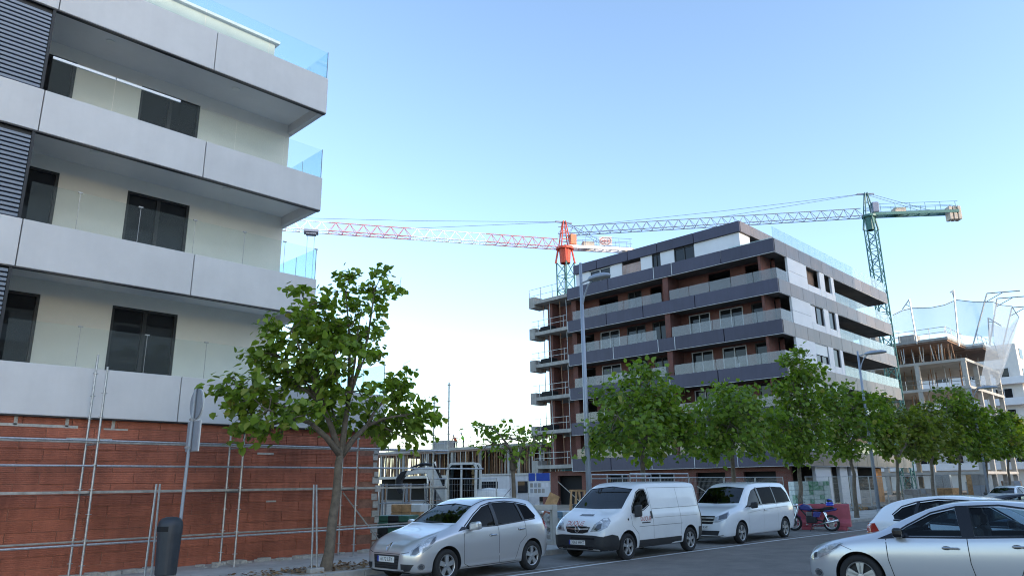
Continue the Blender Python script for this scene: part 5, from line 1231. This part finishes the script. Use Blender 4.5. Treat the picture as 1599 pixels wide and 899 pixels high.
# --- silver people carrier
c = Car('silver_people_carrier', 'silver five-door people carrier parked at the kerb, nearest the tree', 'car', (9.52, 13.05, .0), R(2.8), MPV, m_silver)
for k in (-1, 1):
    sd = c.side(k)
    c.decal('pillar_trim', [(2.36,1.04),(2.34,1.515),(2.44,1.525),(2.46,1.045)], sd, m_trim, .004); c.decal('pillar_trim', [(3.30,1.10),(3.22,1.51),(3.29,1.50),(3.36,1.11)], sd, m_trim, .004)
    c.decal('pillar_trim', [(1.20,.97),(1.36,1.06),(1.44,1.05),(1.42,1.0)], sd, m_trim, .004)
    c.strip('window_seal', [(1.36,1.015),(2.4,1.04),(3.3,1.10),(3.76,1.13)], .02, sd, m_trim)
    c.strip('window_seal', [(1.42,1.06),(1.78,1.295),(2.1,1.465),(2.4,1.53),(2.9,1.548),(3.3,1.515),(3.64,1.45)], .022, sd, m_trim)
    for pts in ([(1.36,.97),(1.33,.62),(1.36,.32),(1.5,.26)], [(2.42,1.04),(2.42,.6),(2.45,.27)], [(3.34,1.1),(3.34,.78),(3.12,.62),(2.98,.30)], [(1.4,.255),(3.0,.255)]): c.strip('panel_gap', pts, .010, sd, m_gap)
    c.strip('side_moulding', [(1.5,.40),(3.0,.46)], .05, sd, m_silver, .008)
    c.strip('sill_trim', [(1.32,.235),(3.1,.235)], .05, sd, m_plast, .004)
    c.decal('tail_lamp', [(4.02,1.02),(4.12,1.30),(4.2,1.2),(4.24,.92),(4.14,.88)], sd, m_tail, .006)
c.handle(2.22,.85,m_chrome); c.handle(3.18,.93,m_chrome); c.mirror(1.55,1.03,m_silver)
corner_lamps(c, 50, [(.47,.555),(.50,.66),(.64,.77),(.86,.875),(1.03,.935),(1.02,.86),(.92,.73),(.74,.61),(.58,.55)], [[(.50,.575),(.53,.655),(.64,.735),(.66,.62),(.58,.57)], [(.86,.76),(.94,.86),(1.0,.90),(.98,.82),(.92,.76)]])
fr = c.front()
g = c.decal('grille', [(-.40,.56),(.40,.56),(.36,.24),(-.36,.24)], fr, m_plast, .006)
for z in (.30,.36,.42,.48): c.strip('grille_bar', [(-.37,z),(.37,z)], .014, fr, m_trim, .011, g)
for k in (-1, 1):
    c.decal('bumper_intake', [(.16,.38),(.50,.40),(.44,.28),(.22,.24)], c.corner(k, 38), m_plast, .006) if False else c.decal('bumper_intake', [(k*.45,.40),(k*.72,.39),(k*.64,.27),(k*.47,.25)], fr, m_plast, .006)
    fl = c.decal('fog_lamp', [(.72+.075*math.cos(a*.524)-.02, .34+.06*math.sin(a*.524)) for a in range(12)], c.corner(k, 50), m_chrome, .006); c.decal('fog_lens', [(.70+.045*math.cos(a*.524), .34+.036*math.sin(a*.524)) for a in range(12)], c.corner(k, 50), m_hld, .010, fl)
c.strip('lower_lip', [(-.6,.225),(.6,.225)], .03, fr, m_plast, .006); c.strip('bonnet_gap', [(-.62,.62),(-.4,.585),(.4,.585),(.62,.62)], .010, fr, m_gap, .004)
em = MB()
for a, b in (((0,.075),(.05,0)), ((.05,0),(0,-.075)), ((0,-.075),(-.05,0)), ((-.05,0),(0,.075))):
    p0, p1 = c.hit(fr, a[0], .70+a[1], .012)[0], c.hit(fr, b[0], .70+b[1], .012)[0]; em.bar(p0, p1, .02, .018)
obj('emblem', em, m_chrome, c.T, world=False)
c.plate('6172 LBY', (0, .475), fr)
for k in (-1, 1): c.strip('wiper', [(k*.05-.3, 1.125), (k*.05+.3, 1.15)], .02, fr, m_plast, .012)
c.strip('roof_gutter', [(1.75,-.60),(3.9,-.53)], .02, c.topv(), m_plast); c.strip('roof_gutter', [(1.75,.60),(3.9,.53)], .02, c.topv(), m_plast)
obj('antenna', MB().tube([(3.55, 0, 1.60), (3.85, 0, 1.82)], .006, 5), m_plast, c.T, world=False)

# --- white panel van with roof rack
VAN = dict(L=4.78, R=.33, rim=.215, arch=.40, hubs=(.95, 4.05), spokes=5, sw=(.03, .045), lift=.01,
    top=[(0,.66),(.03,.80),(.12,.94),(.45,1.10),(.80,1.22),(1.25,1.55),(1.68,1.84),(1.95,1.925),(2.6,1.95),(4.2,1.95),(4.66,1.92),(4.74,1.8),(4.78,1.2)],
    belt=[(0,.62),(.1,.80),(.5,.98),(.9,1.10),(1.5,1.16),(3,1.18),(4.6,1.18),(4.78,1.1)],
    bot=[(0,.30),(.15,.25),(.5,.24),(3.9,.26),(4.6,.30),(4.78,.36)],
    w=[(0,.62),(.05,.76),(.2,.86),(.5,.925),(1.0,.95),(2,.955),(4.2,.95),(4.65,.93),(4.78,.90)],
    rw=[(0,.5),(.3,.72),(.8,.82),(1.25,.80),(1.7,.76),(2.2,.76),(4.2,.76),(4.7,.75),(4.78,.75)],
    cabin=[(1.05,.5),(1.05,1.2),(1.72,1.74),(1.95,1.83),(2.2,1.85),(2.2,.5)], cabw=(.80,.68),
    side=[('front_window', [(1.22,1.16),(1.28,1.30),(1.62,1.66),(1.80,1.73),(1.98,1.73),(2.03,1.60),(2.03,1.34),(1.72,1.22)], True)],
    ws=[(-.79,1.27),(-.70,1.76),(0,1.83),(.70,1.76),(.79,1.27),(0,1.25)], wsx=2.1, seats=(1.5,), sh=.2)
c = Car('white_van', 'white panel van with roof rack and lettering on its door, parked behind the silver car', 'van', (15.36, 12.82, 0), R(1.0), VAN, m_vanw)
fr = c.front()
c.decal('front_bumper', [(-.85,.60),(-.50,.64),(.50,.64),(.85,.60),(.86,.30),(.6,.25),(-.6,.25),(-.86,.30)], fr, m_plast, .012)
for k in (-1, 1):
    sd = c.side(k)
    c.decal('bumper_end', [(.08,.62),(.30,.66),(.50,.62),(.57,.50),(.56,.28),(.1,.27)], sd, m_plast, .012)
    c.decal('lower_trim', [(1.44,.28),(1.44,.46),(3.55,.46),(3.55,.28)], sd, m_plast, .008); c.decal('lower_trim', [(4.52,.34),(4.52,.66),(4.76,.68),(4.76,.36)], sd, m_plast, .010)
    c.decal('rear_edge', [(4.69,.68),(4.66,1.88),(4.72,1.86),(4.77,1.2),(4.77,.68)], sd, m_plast, .006)
    c.strip('window_seal', [(1.2,1.15),(1.26,1.31),(1.6,1.67),(1.79,1.75),(2.0,1.75),(2.055,1.6),(2.055,1.33),(1.73,1.20),(1.2,1.15)], .025, sd, m_trim)
    for pts in ([(1.12,1.1),(1.14,.85),(1.42,.62),(1.42,.48)], [(2.12,1.80),(2.13,1.0),(2.14,.47)], [(2.16,1.78),(4.60,1.78),(4.60,1.25),(2.16,1.23)], [(2.2,1.0),(4.5,1.0)], [(1.45,.80),(3.62,.80)], [(3.55,1.78),(3.55,.5)]): c.strip('panel_gap', pts, .008, sd, m_gap if pts[0][1] != 1.0 else m_kerb)
    c.decal('door_handle', [(2.02,.98),(2.02,1.16),(2.10,1.18),(2.10,.98)], sd, m_plast, .014)
    c.decal('side_repeater', [(.98+.03*math.cos(a*.7), 1.0+.03*math.sin(a*.7)) for a in range(9)], sd, m_trim, .006)
c.text('door_lettering', 'DUQUE', .155, (1.78, .985), c.side(-1), m_redink, sx=.95); c.strip('lettering_line', [(1.58,.89),(1.98,.89)], .028, c.side(-1), m_ink, .006, c.T)
c.text('bonnet_lettering', 'DUQUE', .15, (.12, .905), fr, m_redink, flip=True, sx=1.1); c.strip('lettering_line', [(-.3,.845),(.05,.845)], .012, fr, m_ink, .006, c.T)
corner_lamps(c, 45, [(.30,.72),(.42,.90),(.66,1.04),(.80,1.06),(.84,.98),(.74,.84),(.52,.74)], [[(.40,.78),(.50,.90),(.60,.92),(.56,.80),(.46,.75)]])
g = c.decal('grille', [(-.40,.83),(0,.845),(.40,.83),(.34,.71),(.18,.675),(-.18,.675),(-.34,.71)], fr, m_trim, .008); c.strip('chrome_bar', [(-.36,.79),(-.1,.775),(.1,.775),(.36,.79)], .035, fr, m_chrome, .014, g)
pc, n = c.hit(fr, 0, .765, .022); em = MB()
for i in range(16): t0, t1 = 2*math.pi*i/16, 2*math.pi*(i+1)/16; em.tube([pc+Vector((0, .07*math.cos(t0), .07*math.sin(t0))), pc+Vector((0, .07*math.cos(t1), .07*math.sin(t1)))], .010, 5, cap=False)
em.bar(pc+Vector((0, -.1, .01)), pc+Vector((0, .1, -.01)), .012, .016); obj('emblem', em, m_chrome, c.T, world=False)
c.decal('bonnet_vent', [(-.22,1.085),(-.20,1.125),(.22,1.125),(.24,1.085)], fr, m_trim, .006)
c.strip('bumper_slot', [(-.55,.56),(.2,.56)], .04, fr, m_trim, .016); c.strip('bumper_slot', [(-.5,.33),(.5,.33)], .06, fr, m_trim, .016)
c.plate('3263 HHT', (0, .455), fr)
c.mirror(1.28, 1.16, m_plast, (.06,.10,.15), off=.14)
rk = thing('roof_rack', 'steel tube roof rack on the white panel van', 'roof rack', (15.36, 12.82, 1.95), R(1.0))
for k in (-1, 1):
    for z in (.10, .21): obj('side_rail', MB().tube([(1.55, k*.66, z), (4.6, k*.66, z)], .018, 6), m_galv, rk, world=False)
    for x in (1.55, 2.3, 3.05, 3.8, 4.6): obj('upright', MB().tube([(x, k*.66, -.03), (x, k*.66, .21)], .016, 6), m_galv, rk, world=False)
for x in (1.55, 2.3, 3.05, 3.8, 4.6): obj('cross_bar', MB().tube([(x, -.66, .10), (x, .66, .10)], .016, 6), m_galv, rk, world=False)

# --- white minivan
MINI = dict(L=5.14, R=.335, rim=.235, arch=.395, hubs=(.90, 4.10), spokes=5, double=True, sw=(.018, .03),
    top=[(0,.66),(.04,.82),(.16,.94),(.5,1.06),(1.0,1.17),(1.45,1.47),(1.88,1.76),(2.2,1.86),(2.8,1.90),(4.4,1.89),(4.8,1.84),(4.98,1.68),(5.09,1.2),(5.14,.85)],
    belt=[(0,.62),(.12,.80),(.5,.95),(1.0,1.04),(2,1.10),(3.5,1.14),(4.8,1.16),(5.08,1.05),(5.14,.8)],
    bot=[(0,.26),(.15,.21),(.5,.22),(4.2,.24),(4.9,.30),(5.14,.42)],
    w=[(0,.60),(.05,.74),(.2,.86),(.5,.93),(1.0,.96),(2,.965),(4.2,.96),(4.85,.93),(5.08,.86),(5.14,.80)],
    rw=[(0,.5),(.3,.70),(1.0,.78),(1.5,.76),(1.9,.72),(2.5,.71),(4.5,.70),(5.0,.66),(5.14,.62)],
    cabin=[(1.2,.5),(1.2,1.1),(1.9,1.66),(2.2,1.76),(4.6,1.76),(4.8,1.6),(4.8,.5)], cabw=(.82,.62),
    side=[('front_window', [(1.42,1.13),(1.75,1.42),(2.05,1.62),(2.38,1.70),(2.42,1.16)], True), ('sliding_door_window', [(2.5,1.165),(2.46,1.705),(3.55,1.73),(3.55,1.18)], False), ('rear_side_window', [(3.58,1.18),(3.58,1.73),(4.45,1.70),(4.7,1.5),(4.76,1.21)], False)],
    ws=[(-.76,1.23),(-.66,1.70),(0,1.76),(.66,1.70),(.76,1.23),(0,1.21)], wsx=2.3, rw_=[(-.6,1.15),(-.55,1.6),(.55,1.6),(.6,1.15)], rwx=4.6, seats=(1.75, 2.9), sh=.15)
c = Car('white_minivan', 'white glazed minivan with dark rear windows, parked behind the van with the roof rack', 'van', (21.84, 13.02, 0), R(.7), MINI, m_miniw)
fr = c.front()
for k in (-1, 1):
    sd = c.side(k)
    c.decal('pillar_trim', [(2.40,1.15),(2.36,1.715),(2.48,1.72),(2.52,1.16)], sd, m_trim, .005); c.decal('pillar_trim', [(3.54,1.175),(3.54,1.74),(3.6,1.74),(3.6,1.175)], sd, m_trim, .005)
    c.strip('window_seal', [(1.38,1.115),(2.4,1.145),(3.6,1.165),(4.78,1.195)], .02, sd, m_trim)
    c.decal('pillar_trim', [(1.25,1.08),(1.44,1.16),(1.5,1.12)], sd, m_trim, .005)
    for pts in ([(1.40,1.1),(1.38,.7),(1.42,.3)], [(2.46,1.14),(2.46,.6),(2.48,.28)], [(3.56,1.16),(3.56,.6),(3.56,.30)]): c.strip('panel_gap', pts, .008, sd, m_kerb)
    c.strip('crease_line', [(1.3,.92),(2.4,.99),(4.4,1.06)], .010, sd, m_kerb, .002)
    c.strip('sill_trim', [(1.35,.25),(3.65,.26)], .05, sd, m_plast, .004)
    c.decal('tail_lamp', [(4.93,1.0),(4.93,1.55),(5.0,1.5),(5.06,1.2),(5.06,1.0)], sd, m_tail, .006)
c.handle(2.62,.985,m_miniw,.10); c.mirror(1.60,1.12,m_plast,(.08,.11,.10))
corner_lamps(c, 42, [(.30,.66),(.36,.82),(.66,.93),(.84,1.0),(.83,.90),(.70,.78),(.46,.68)], [[(.46,.74),(.50,.86),(.80,.96),(.72,.80)]])
g = c.decal('grille', [(-.47,.86),(.47,.86),(.40,.62),(-.40,.62)], fr, m_trim, .008)
for z in (.80,.70): c.strip('grille_bar', [(-.44,z),(.44,z)], .03, fr, m_chrome, .014, g)
c.decal('lower_intake', [(-.62,.42),(.62,.42),(.55,.28),(-.55,.28)], fr, m_plast, .006); c.strip('chrome_lip', [(-.72,.30),(-.5,.245),(.5,.245),(.72,.30)], .02, fr, m_chrome, .010)
c.plate('4587 KVP', (0, .52), fr)

# --- silver hatchback on the right, nose to the road, and the other bays
HATCH = dict(L=4.30, R=.325, rim=.225, arch=.375, hubs=(.89, 3.53), spokes=5, double=True, sw=(.022, .034),
    top=[(0,.54),(.05,.66),(.25,.775),(.6,.875),(1.0,.955),(1.14,.985),(1.5,1.17),(1.9,1.35),(2.25,1.44),(2.65,1.47),(3.2,1.445),(3.7,1.36),(4.0,1.22),(4.2,1.0),(4.27,.88),(4.30,.7)],
    belt=[(0,.52),(.25,.70),(.6,.80),(1.1,.875),(2.0,.92),(3.0,.97),(3.8,1.0),(4.2,.92),(4.30,.68)],
    bot=[(0,.24),(.2,.19),(.6,.18),(3.6,.19),(4.0,.25),(4.30,.4)],
    w=[(0,.48),(.05,.62),(.18,.75),(.42,.845),(.9,.90),(2,.905),(3.5,.905),(3.95,.87),(4.2,.79),(4.30,.68)],
    rw=[(0,.40),(.3,.60),(.7,.70),(1.14,.72),(1.5,.67),(1.9,.61),(2.4,.58),(3.2,.56),(3.9,.55),(4.30,.5)],
    cabin=[(1.35,.42),(1.35,.9),(1.98,1.27),(2.3,1.37),(3.2,1.37),(3.6,1.28),(3.85,1.0),(3.85,.42)], cabw=(.76,.50),
    side=[('front_window', [(1.42,.945),(1.62,1.08),(1.95,1.26),(2.28,1.345),(2.36,.965)], True), ('rear_door_window', [(2.52,.97),(2.46,1.37),(2.85,1.375),(3.18,1.33),(3.22,1.0)], True), ('quarter_window', [(3.27,1.005),(3.23,1.32),(3.5,1.24),(3.66,1.10),(3.62,1.03)], True)],
    ws=[(-.68,1.03),(-.55,1.32),(0,1.365),(.55,1.32),(.68,1.03),(0,1.02)], wsx=2.4, glass=m_lglass, rw_=[(-.55,1.02),(-.48,1.27),(.48,1.27),(.55,1.02)], rwx=3.6, seats=(1.95, 2.8), sh=-.14)
def hatch(name, label, loc, th, paint, plate, sp=HATCH, detail=True):
    c = Car(name, label, 'car', loc, th, sp, paint); fr = c.front()
    for k in (-1, 1):
        sd = c.side(k)
        c.decal('pillar_trim', [(2.36,.96),(2.28,1.36),(2.46,1.385),(2.52,.965)], sd, m_trim, .004); c.decal('pillar_trim', [(3.22,.995),(3.17,1.345),(3.24,1.33),(3.28,1.0)], sd, m_trim, .004)
        c.decal('mirror_sail', [(1.20,.895),(1.44,1.0),(1.62,.985),(1.66,.93)], sd, m_trim, .006)
        c.strip('window_seal', [(1.30,.925),(2.4,.95),(3.3,.99),(3.64,1.015)], .025, sd, m_trim)
        c.strip('window_seal', [(1.42,.97),(1.62,1.10),(1.95,1.285),(2.3,1.375),(2.85,1.40),(3.25,1.345),(3.52,1.26),(3.68,1.11)], .024, sd, m_trim)
        for pts in ([(1.32,.90),(1.33,.6),(1.40,.3),(1.5,.24)], [(2.42,.96),(2.43,.6),(2.50,.25)], [(3.27,1.0),(3.24,.78),(3.08,.6),(2.95,.28)], [(1.45,.24),(2.98,.24)]): c.strip('panel_gap', pts, .011, sd, m_gap)
        c.strip('panel_gap', [(.62,.79),(.80,.72)], .007, sd, m_gap)
        c.decal('tail_lamp', [(3.93,.80),(4.02,.95),(4.20,.93),(4.24,.80),(4.12,.76)], sd, m_tail, .006); c.decal('reflector', [(4.05,.70),(4.05,.78),(4.22,.78),(4.22,.70)], sd, m_amber, .008)
        c.strip('sill_trim', [(1.3,.22),(3.05,.22)], .05, sd, m_plast, .004)
        fl = c.decal('fog_lamp', [(.66+.085*math.cos(a*.524), .34+.065*math.sin(a*.524)) for a in range(12)], c.corner(k, 50), m_chrome, .006); c.decal('fog_lens', [(.66+.05*math.cos(a*.524), .34+.04*math.sin(a*.524)) for a in range(12)], c.corner(k, 50), m_hld, .010, fl)
    c.handle(2.20,.80,m_chrome,.115); c.handle(3.08,.85,m_chrome,.115); c.mirror(1.50,.955,m_trim,(.07,.10,.07),off=.13)
    corner_lamps(c, 55, [(.44,.52),(.47,.62),(.70,.745),(.98,.815),(1.04,.81),(.98,.74),(.84,.64),(.62,.54)], [[(.48,.54),(.51,.61),(.62,.66),(.62,.575)], [(.88,.70),(.98,.79),(1.02,.80),(.96,.735)]])
    c.decal('grille', [(-.42,.50),(.42,.50),(.36,.26),(-.36,.26)], fr, m_plast, .006); c.plate(plate, (0, .42), fr)
    c.strip('bonnet_gap', [(-.60,.60),(-.4,.555),(.4,.555),(.60,.60)], .010, fr, m_gap, .004)
    return c
mg = hatch('silver_hatchback', 'silver hatchback in the near right corner, nose towards the road', (14.3, 6.1, 0), R(-85), m_silver2, '2841 HBC'); mg.T.scale = (1.075, 1.075, 1.075)
c = hatch('white_hatchback', 'white hatchback with rear end towards the road, behind the silver hatchback', (17.6, 1.75, 0), R(86), m_miniw, '7350 KLD')
c.T.scale = (1.04, 1.04, 1.085)
rear = c.rear(); c.plate('7350 KLD', (0, .62), rear)
def recolour(src, label, name, loc, th, paint):
    t = copy_tree(src.T); t.name = name; t.scale = (1, 1, 1); t.location = loc; t.rotation_euler = (0, 0, th); t['label'] = label
    for ch in t.children:
        if ch.data and ch.data.materials and ch.data.materials[0] is src.paint:
            ch.material_slots[0].link = 'OBJECT'; ch.material_slots[0].material = paint
recolour(c, 'dark grey car with only its roof showing beyond the white hatchback', 'grey_hatchback', (28.2, 2.4, 0), R(88), m_dgrey)
recolour(c, 'navy car at the right edge behind the white hatchback', 'navy_hatchback', (23.4, 5.6, 0), R(-88), m_navy)
recolour(c, 'dark car parked farther down the row of bays', 'dark_hatchback', (33.5, 1.2, 0), R(90), m_navy)
recolour(c, 'far white car at the right edge under the last trees', 'white_hatchback', (52.5, 11.4, 0), R(-6), m_miniw)

# --- motorcycle, helmet, barrier
MC = thing('motorcycle', 'blue and black motorcycle parked behind the white minivan', 'motorcycle', (29.87, 12.85, 0), R(102))
m_mblue = M('blue_tank_paint', (.03,.035,.22), .2, coat=1.)
def mwheel(x):
    r, ri = .31, .225
    w_ = obj('wheel', MB().lathe([(0, -.03), (.05, -.03), (.05, .03), (0, .03)], (x, 0, r), 'y', 14), m_rim, MC, world=False)
    obj('tyre', MB().lathe([(ri, -.05), (r-.03, -.06), (r, -.02), (r, .02), (r-.03, .06), (ri, .05), (ri, -.05)], (x, 0, r), 'y', 32), m_tyre, w_, smooth=True)
    rm = MB().lathe([(ri+.003, -.04), (ri-.02, -.03), (ri-.02, .03), (ri+.003, .04)], (x, 0, r), 'y', 32)
    for i in range(6): t = i*math.pi/3; rm.bar((x+.04*math.cos(t), 0, r+.04*math.sin(t)), (x+(ri-.015)*math.cos(t), 0, r+(ri-.015)*math.sin(t)), .03, .02, (0, 1, 0))
    obj('rim', rm, m_rim, w_); obj('brake_disc', MB().lathe([(.06, .035), (.13, .035), (.13, .04), (.06, .04)], (x, 0, r), 'y', 20), m_chrome, w_)
mwheel(.70); mwheel(-.70)     # local +x is the front
obj('fork', MB().tube([(.70, -.09, .31), (.45, -.09, .95)], .025, 8).tube([(.70, .09, .31), (.45, .09, .95)], .025, 8), m_chrome, MC, world=False)
obj('frame', MB().tube([(.45, 0, .88), (.1, 0, .45), (-.3, 0, .40), (-.70, 0, .31)], .03, 8).tube([(.42, 0, .86), (-.2, 0, .72), (-.75, 0, .78)], .028, 8), m_dark, MC, world=False)
obj('fuel_tank', MB().prism([(x, -.13, z) for x, z in ((.40, .80), (.42, .95), (.25, 1.03), (.02, .97), (-.1, .82), (.05, .76))], (0, 0, 0), (0, .26, 0)), m_mblue, MC, world=False, bevel=.05, seg=3)
obj('seat', MB().prism([(x, -.13, z) for x, z in ((-.05, .80), (-.05, .86), (-.35, .82), (-.5, .90), (-.85, .93), (-.85, .85), (-.45, .76))], (0, 0, 0), (0, .26, 0)), m_plast, MC, world=False, bevel=.03, seg=2)
obj('engine', MB().box(-.18, .2, -.16, .16, .30, .56).box(-.02, .16, -.12, .12, .56, .74), m_dark, MC, world=False, bevel=.03)
fn = MB()
for i in range(5): fn.box(-.04, .18, -.14, .14, .575+i*.032, .588+i*.032)
obj('engine_fins', fn, m_rim, MC, world=False)
obj('side_cover', MB().prism([(x, -.15, z) for x, z in ((-.05, .52), (-.1, .74), (-.4, .72), (-.3, .52))], (0, 0, 0), (0, .30, 0)), m_mblue, MC, world=False, bevel=.02)
obj('tail_cowl', MB().prism([(x, -.10, z) for x, z in ((-.45, .70), (-.5, .80), (-.98, .88), (-.95, .78))], (0, 0, 0), (0, .20, 0)), m_mblue, MC, world=False, bevel=.03)
obj('exhaust', MB().tube([(.15, .12, .4), (.2, .15, .25), (-.2, .17, .24), (-.5, .18, .32), (-1.0, .19, .42)], [.02, .022, .03, .045, .045], 10), m_chrome, MC, world=False, smooth=True)
obj('handlebar', MB().tube([(.28, -.38, 1.08), (.38, -.25, 1.10), (.43, -.08, 1.02), (.43, .08, 1.02), (.38, .25, 1.10), (.28, .38, 1.08)], .014, 6), m_dark, MC, world=False)
for s_ in (-1, 1): obj('rear_mirror', MB().tube([(.36, s_*.27, 1.1), (.40, s_*.34, 1.28)], .006, 5).obox((.40, s_*.37, 1.30), (.01, 0, 0), (0, .06, 0), (0, 0, .035)), m_dark, MC, world=False)
obj('headlamp', MB().lathe([(0, 0), (.10, .02), (.09, .12), (0, .15)], (.56, 0, .90), 'z', 16), m_chrome, MC, world=False, smooth=True)
obj('mudguard', MB().prism([(.70+.345*math.cos(R(a)), -.06, .31+.345*math.sin(R(a))) for a in range(30, 160, 10)]+[(.70+.33*math.cos(R(a)), -.06, .31+.33*math.sin(R(a))) for a in range(150, 20, -10)], (0, 0, 0), (0, .12, 0)), m_mblue, MC, world=False)
obj('shock_absorber', MB().tube([(-.62, .12, .36), (-.48, .12, .72)], .03, 8).tube([(-.62, -.12, .36), (-.48, -.12, .72)], .03, 8), m_chrome, MC, world=False)
obj('side_stand', MB().tube([(-.05, .12, .3), (.05, .32, .01)], .014, 6), m_dark, MC, world=False)
obj('tail_light', MB().box(-1.0, -.96, -.05, .05, .80, .86), m_tail, MC, world=False)
cx_, sx_ = math.cos(R(102)), math.sin(R(102)); hp = Vector((29.87-.72*cx_, 12.85-.72*sx_, .95))
HL = thing('helmet', 'blue helmet resting on the rear seat of the motorcycle', 'helmet', tuple(hp), R(200))
m_hb = M('helmet_blue', (.03,.07,.55), .25, coat=1.)
hs = MB(); n, k = 18, 9
for i in range(k+1):
    a = -.55+i*(math.pi/2+.55)/k
    for j in range(n): t = 2*math.pi*j/n; hs.v.append((.16*math.cos(a)*math.cos(t)*1.12, .145*math.cos(a)*math.sin(t), .12+.15*math.sin(a)))
for i in range(k):
    for j in range(n):
        fwd = math.cos(2*math.pi*(j+.5)/n) > .45 and 2 < i < 6
        hs.f.append((i*n+j, i*n+(j+1) % n, (i+1)*n+(j+1) % n, (i+1)*n+j)); hs.m.append(1 if fwd else 0)
obj('shell', hs, [m_hb, m_trim], HL, world=False, smooth=True)
obj('chin_bar', MB().tube([(.02, -.14, .05), (.17, -.09, .04), (.20, 0, .04), (.17, .09, .04), (.02, .14, .05)], .035, 8), m_hb, HL, world=False, smooth=True)
BR = thing('plastic_barrier', 'faded red plastic road barrier standing behind the motorcycle', 'barrier', (30.75, 12.75, .0), R(105))
m_pink = M('faded_red_plastic', (.46,.085,.11), .55, var=.15, vs=2, streak=.15)
obj('shell', MB().prism([(-1.0, y, z) for y, z in ((-.25, .14), (-.25, .28), (-.13, .42), (-.10, .95), (-.06, 1.0), (.06, 1.0), (.10, .95), (.13, .42), (.25, .28), (.25, .14))], (0, 0, 0), (2.0, 0, 0)), m_pink, BR, world=False, bevel=.015)
for x in (-.85, .45): obj('foot', MB().box(x, x+.4, -.26, .26, 0, .138), m_pink, BR, world=False, bevel=.02)
obj('filler_cap', MB().lathe([(0, 1.03), (.06, 1.03), (.06, 1.0)], (0, 0, 0), 'z', 14), m_plast, BR, world=False)
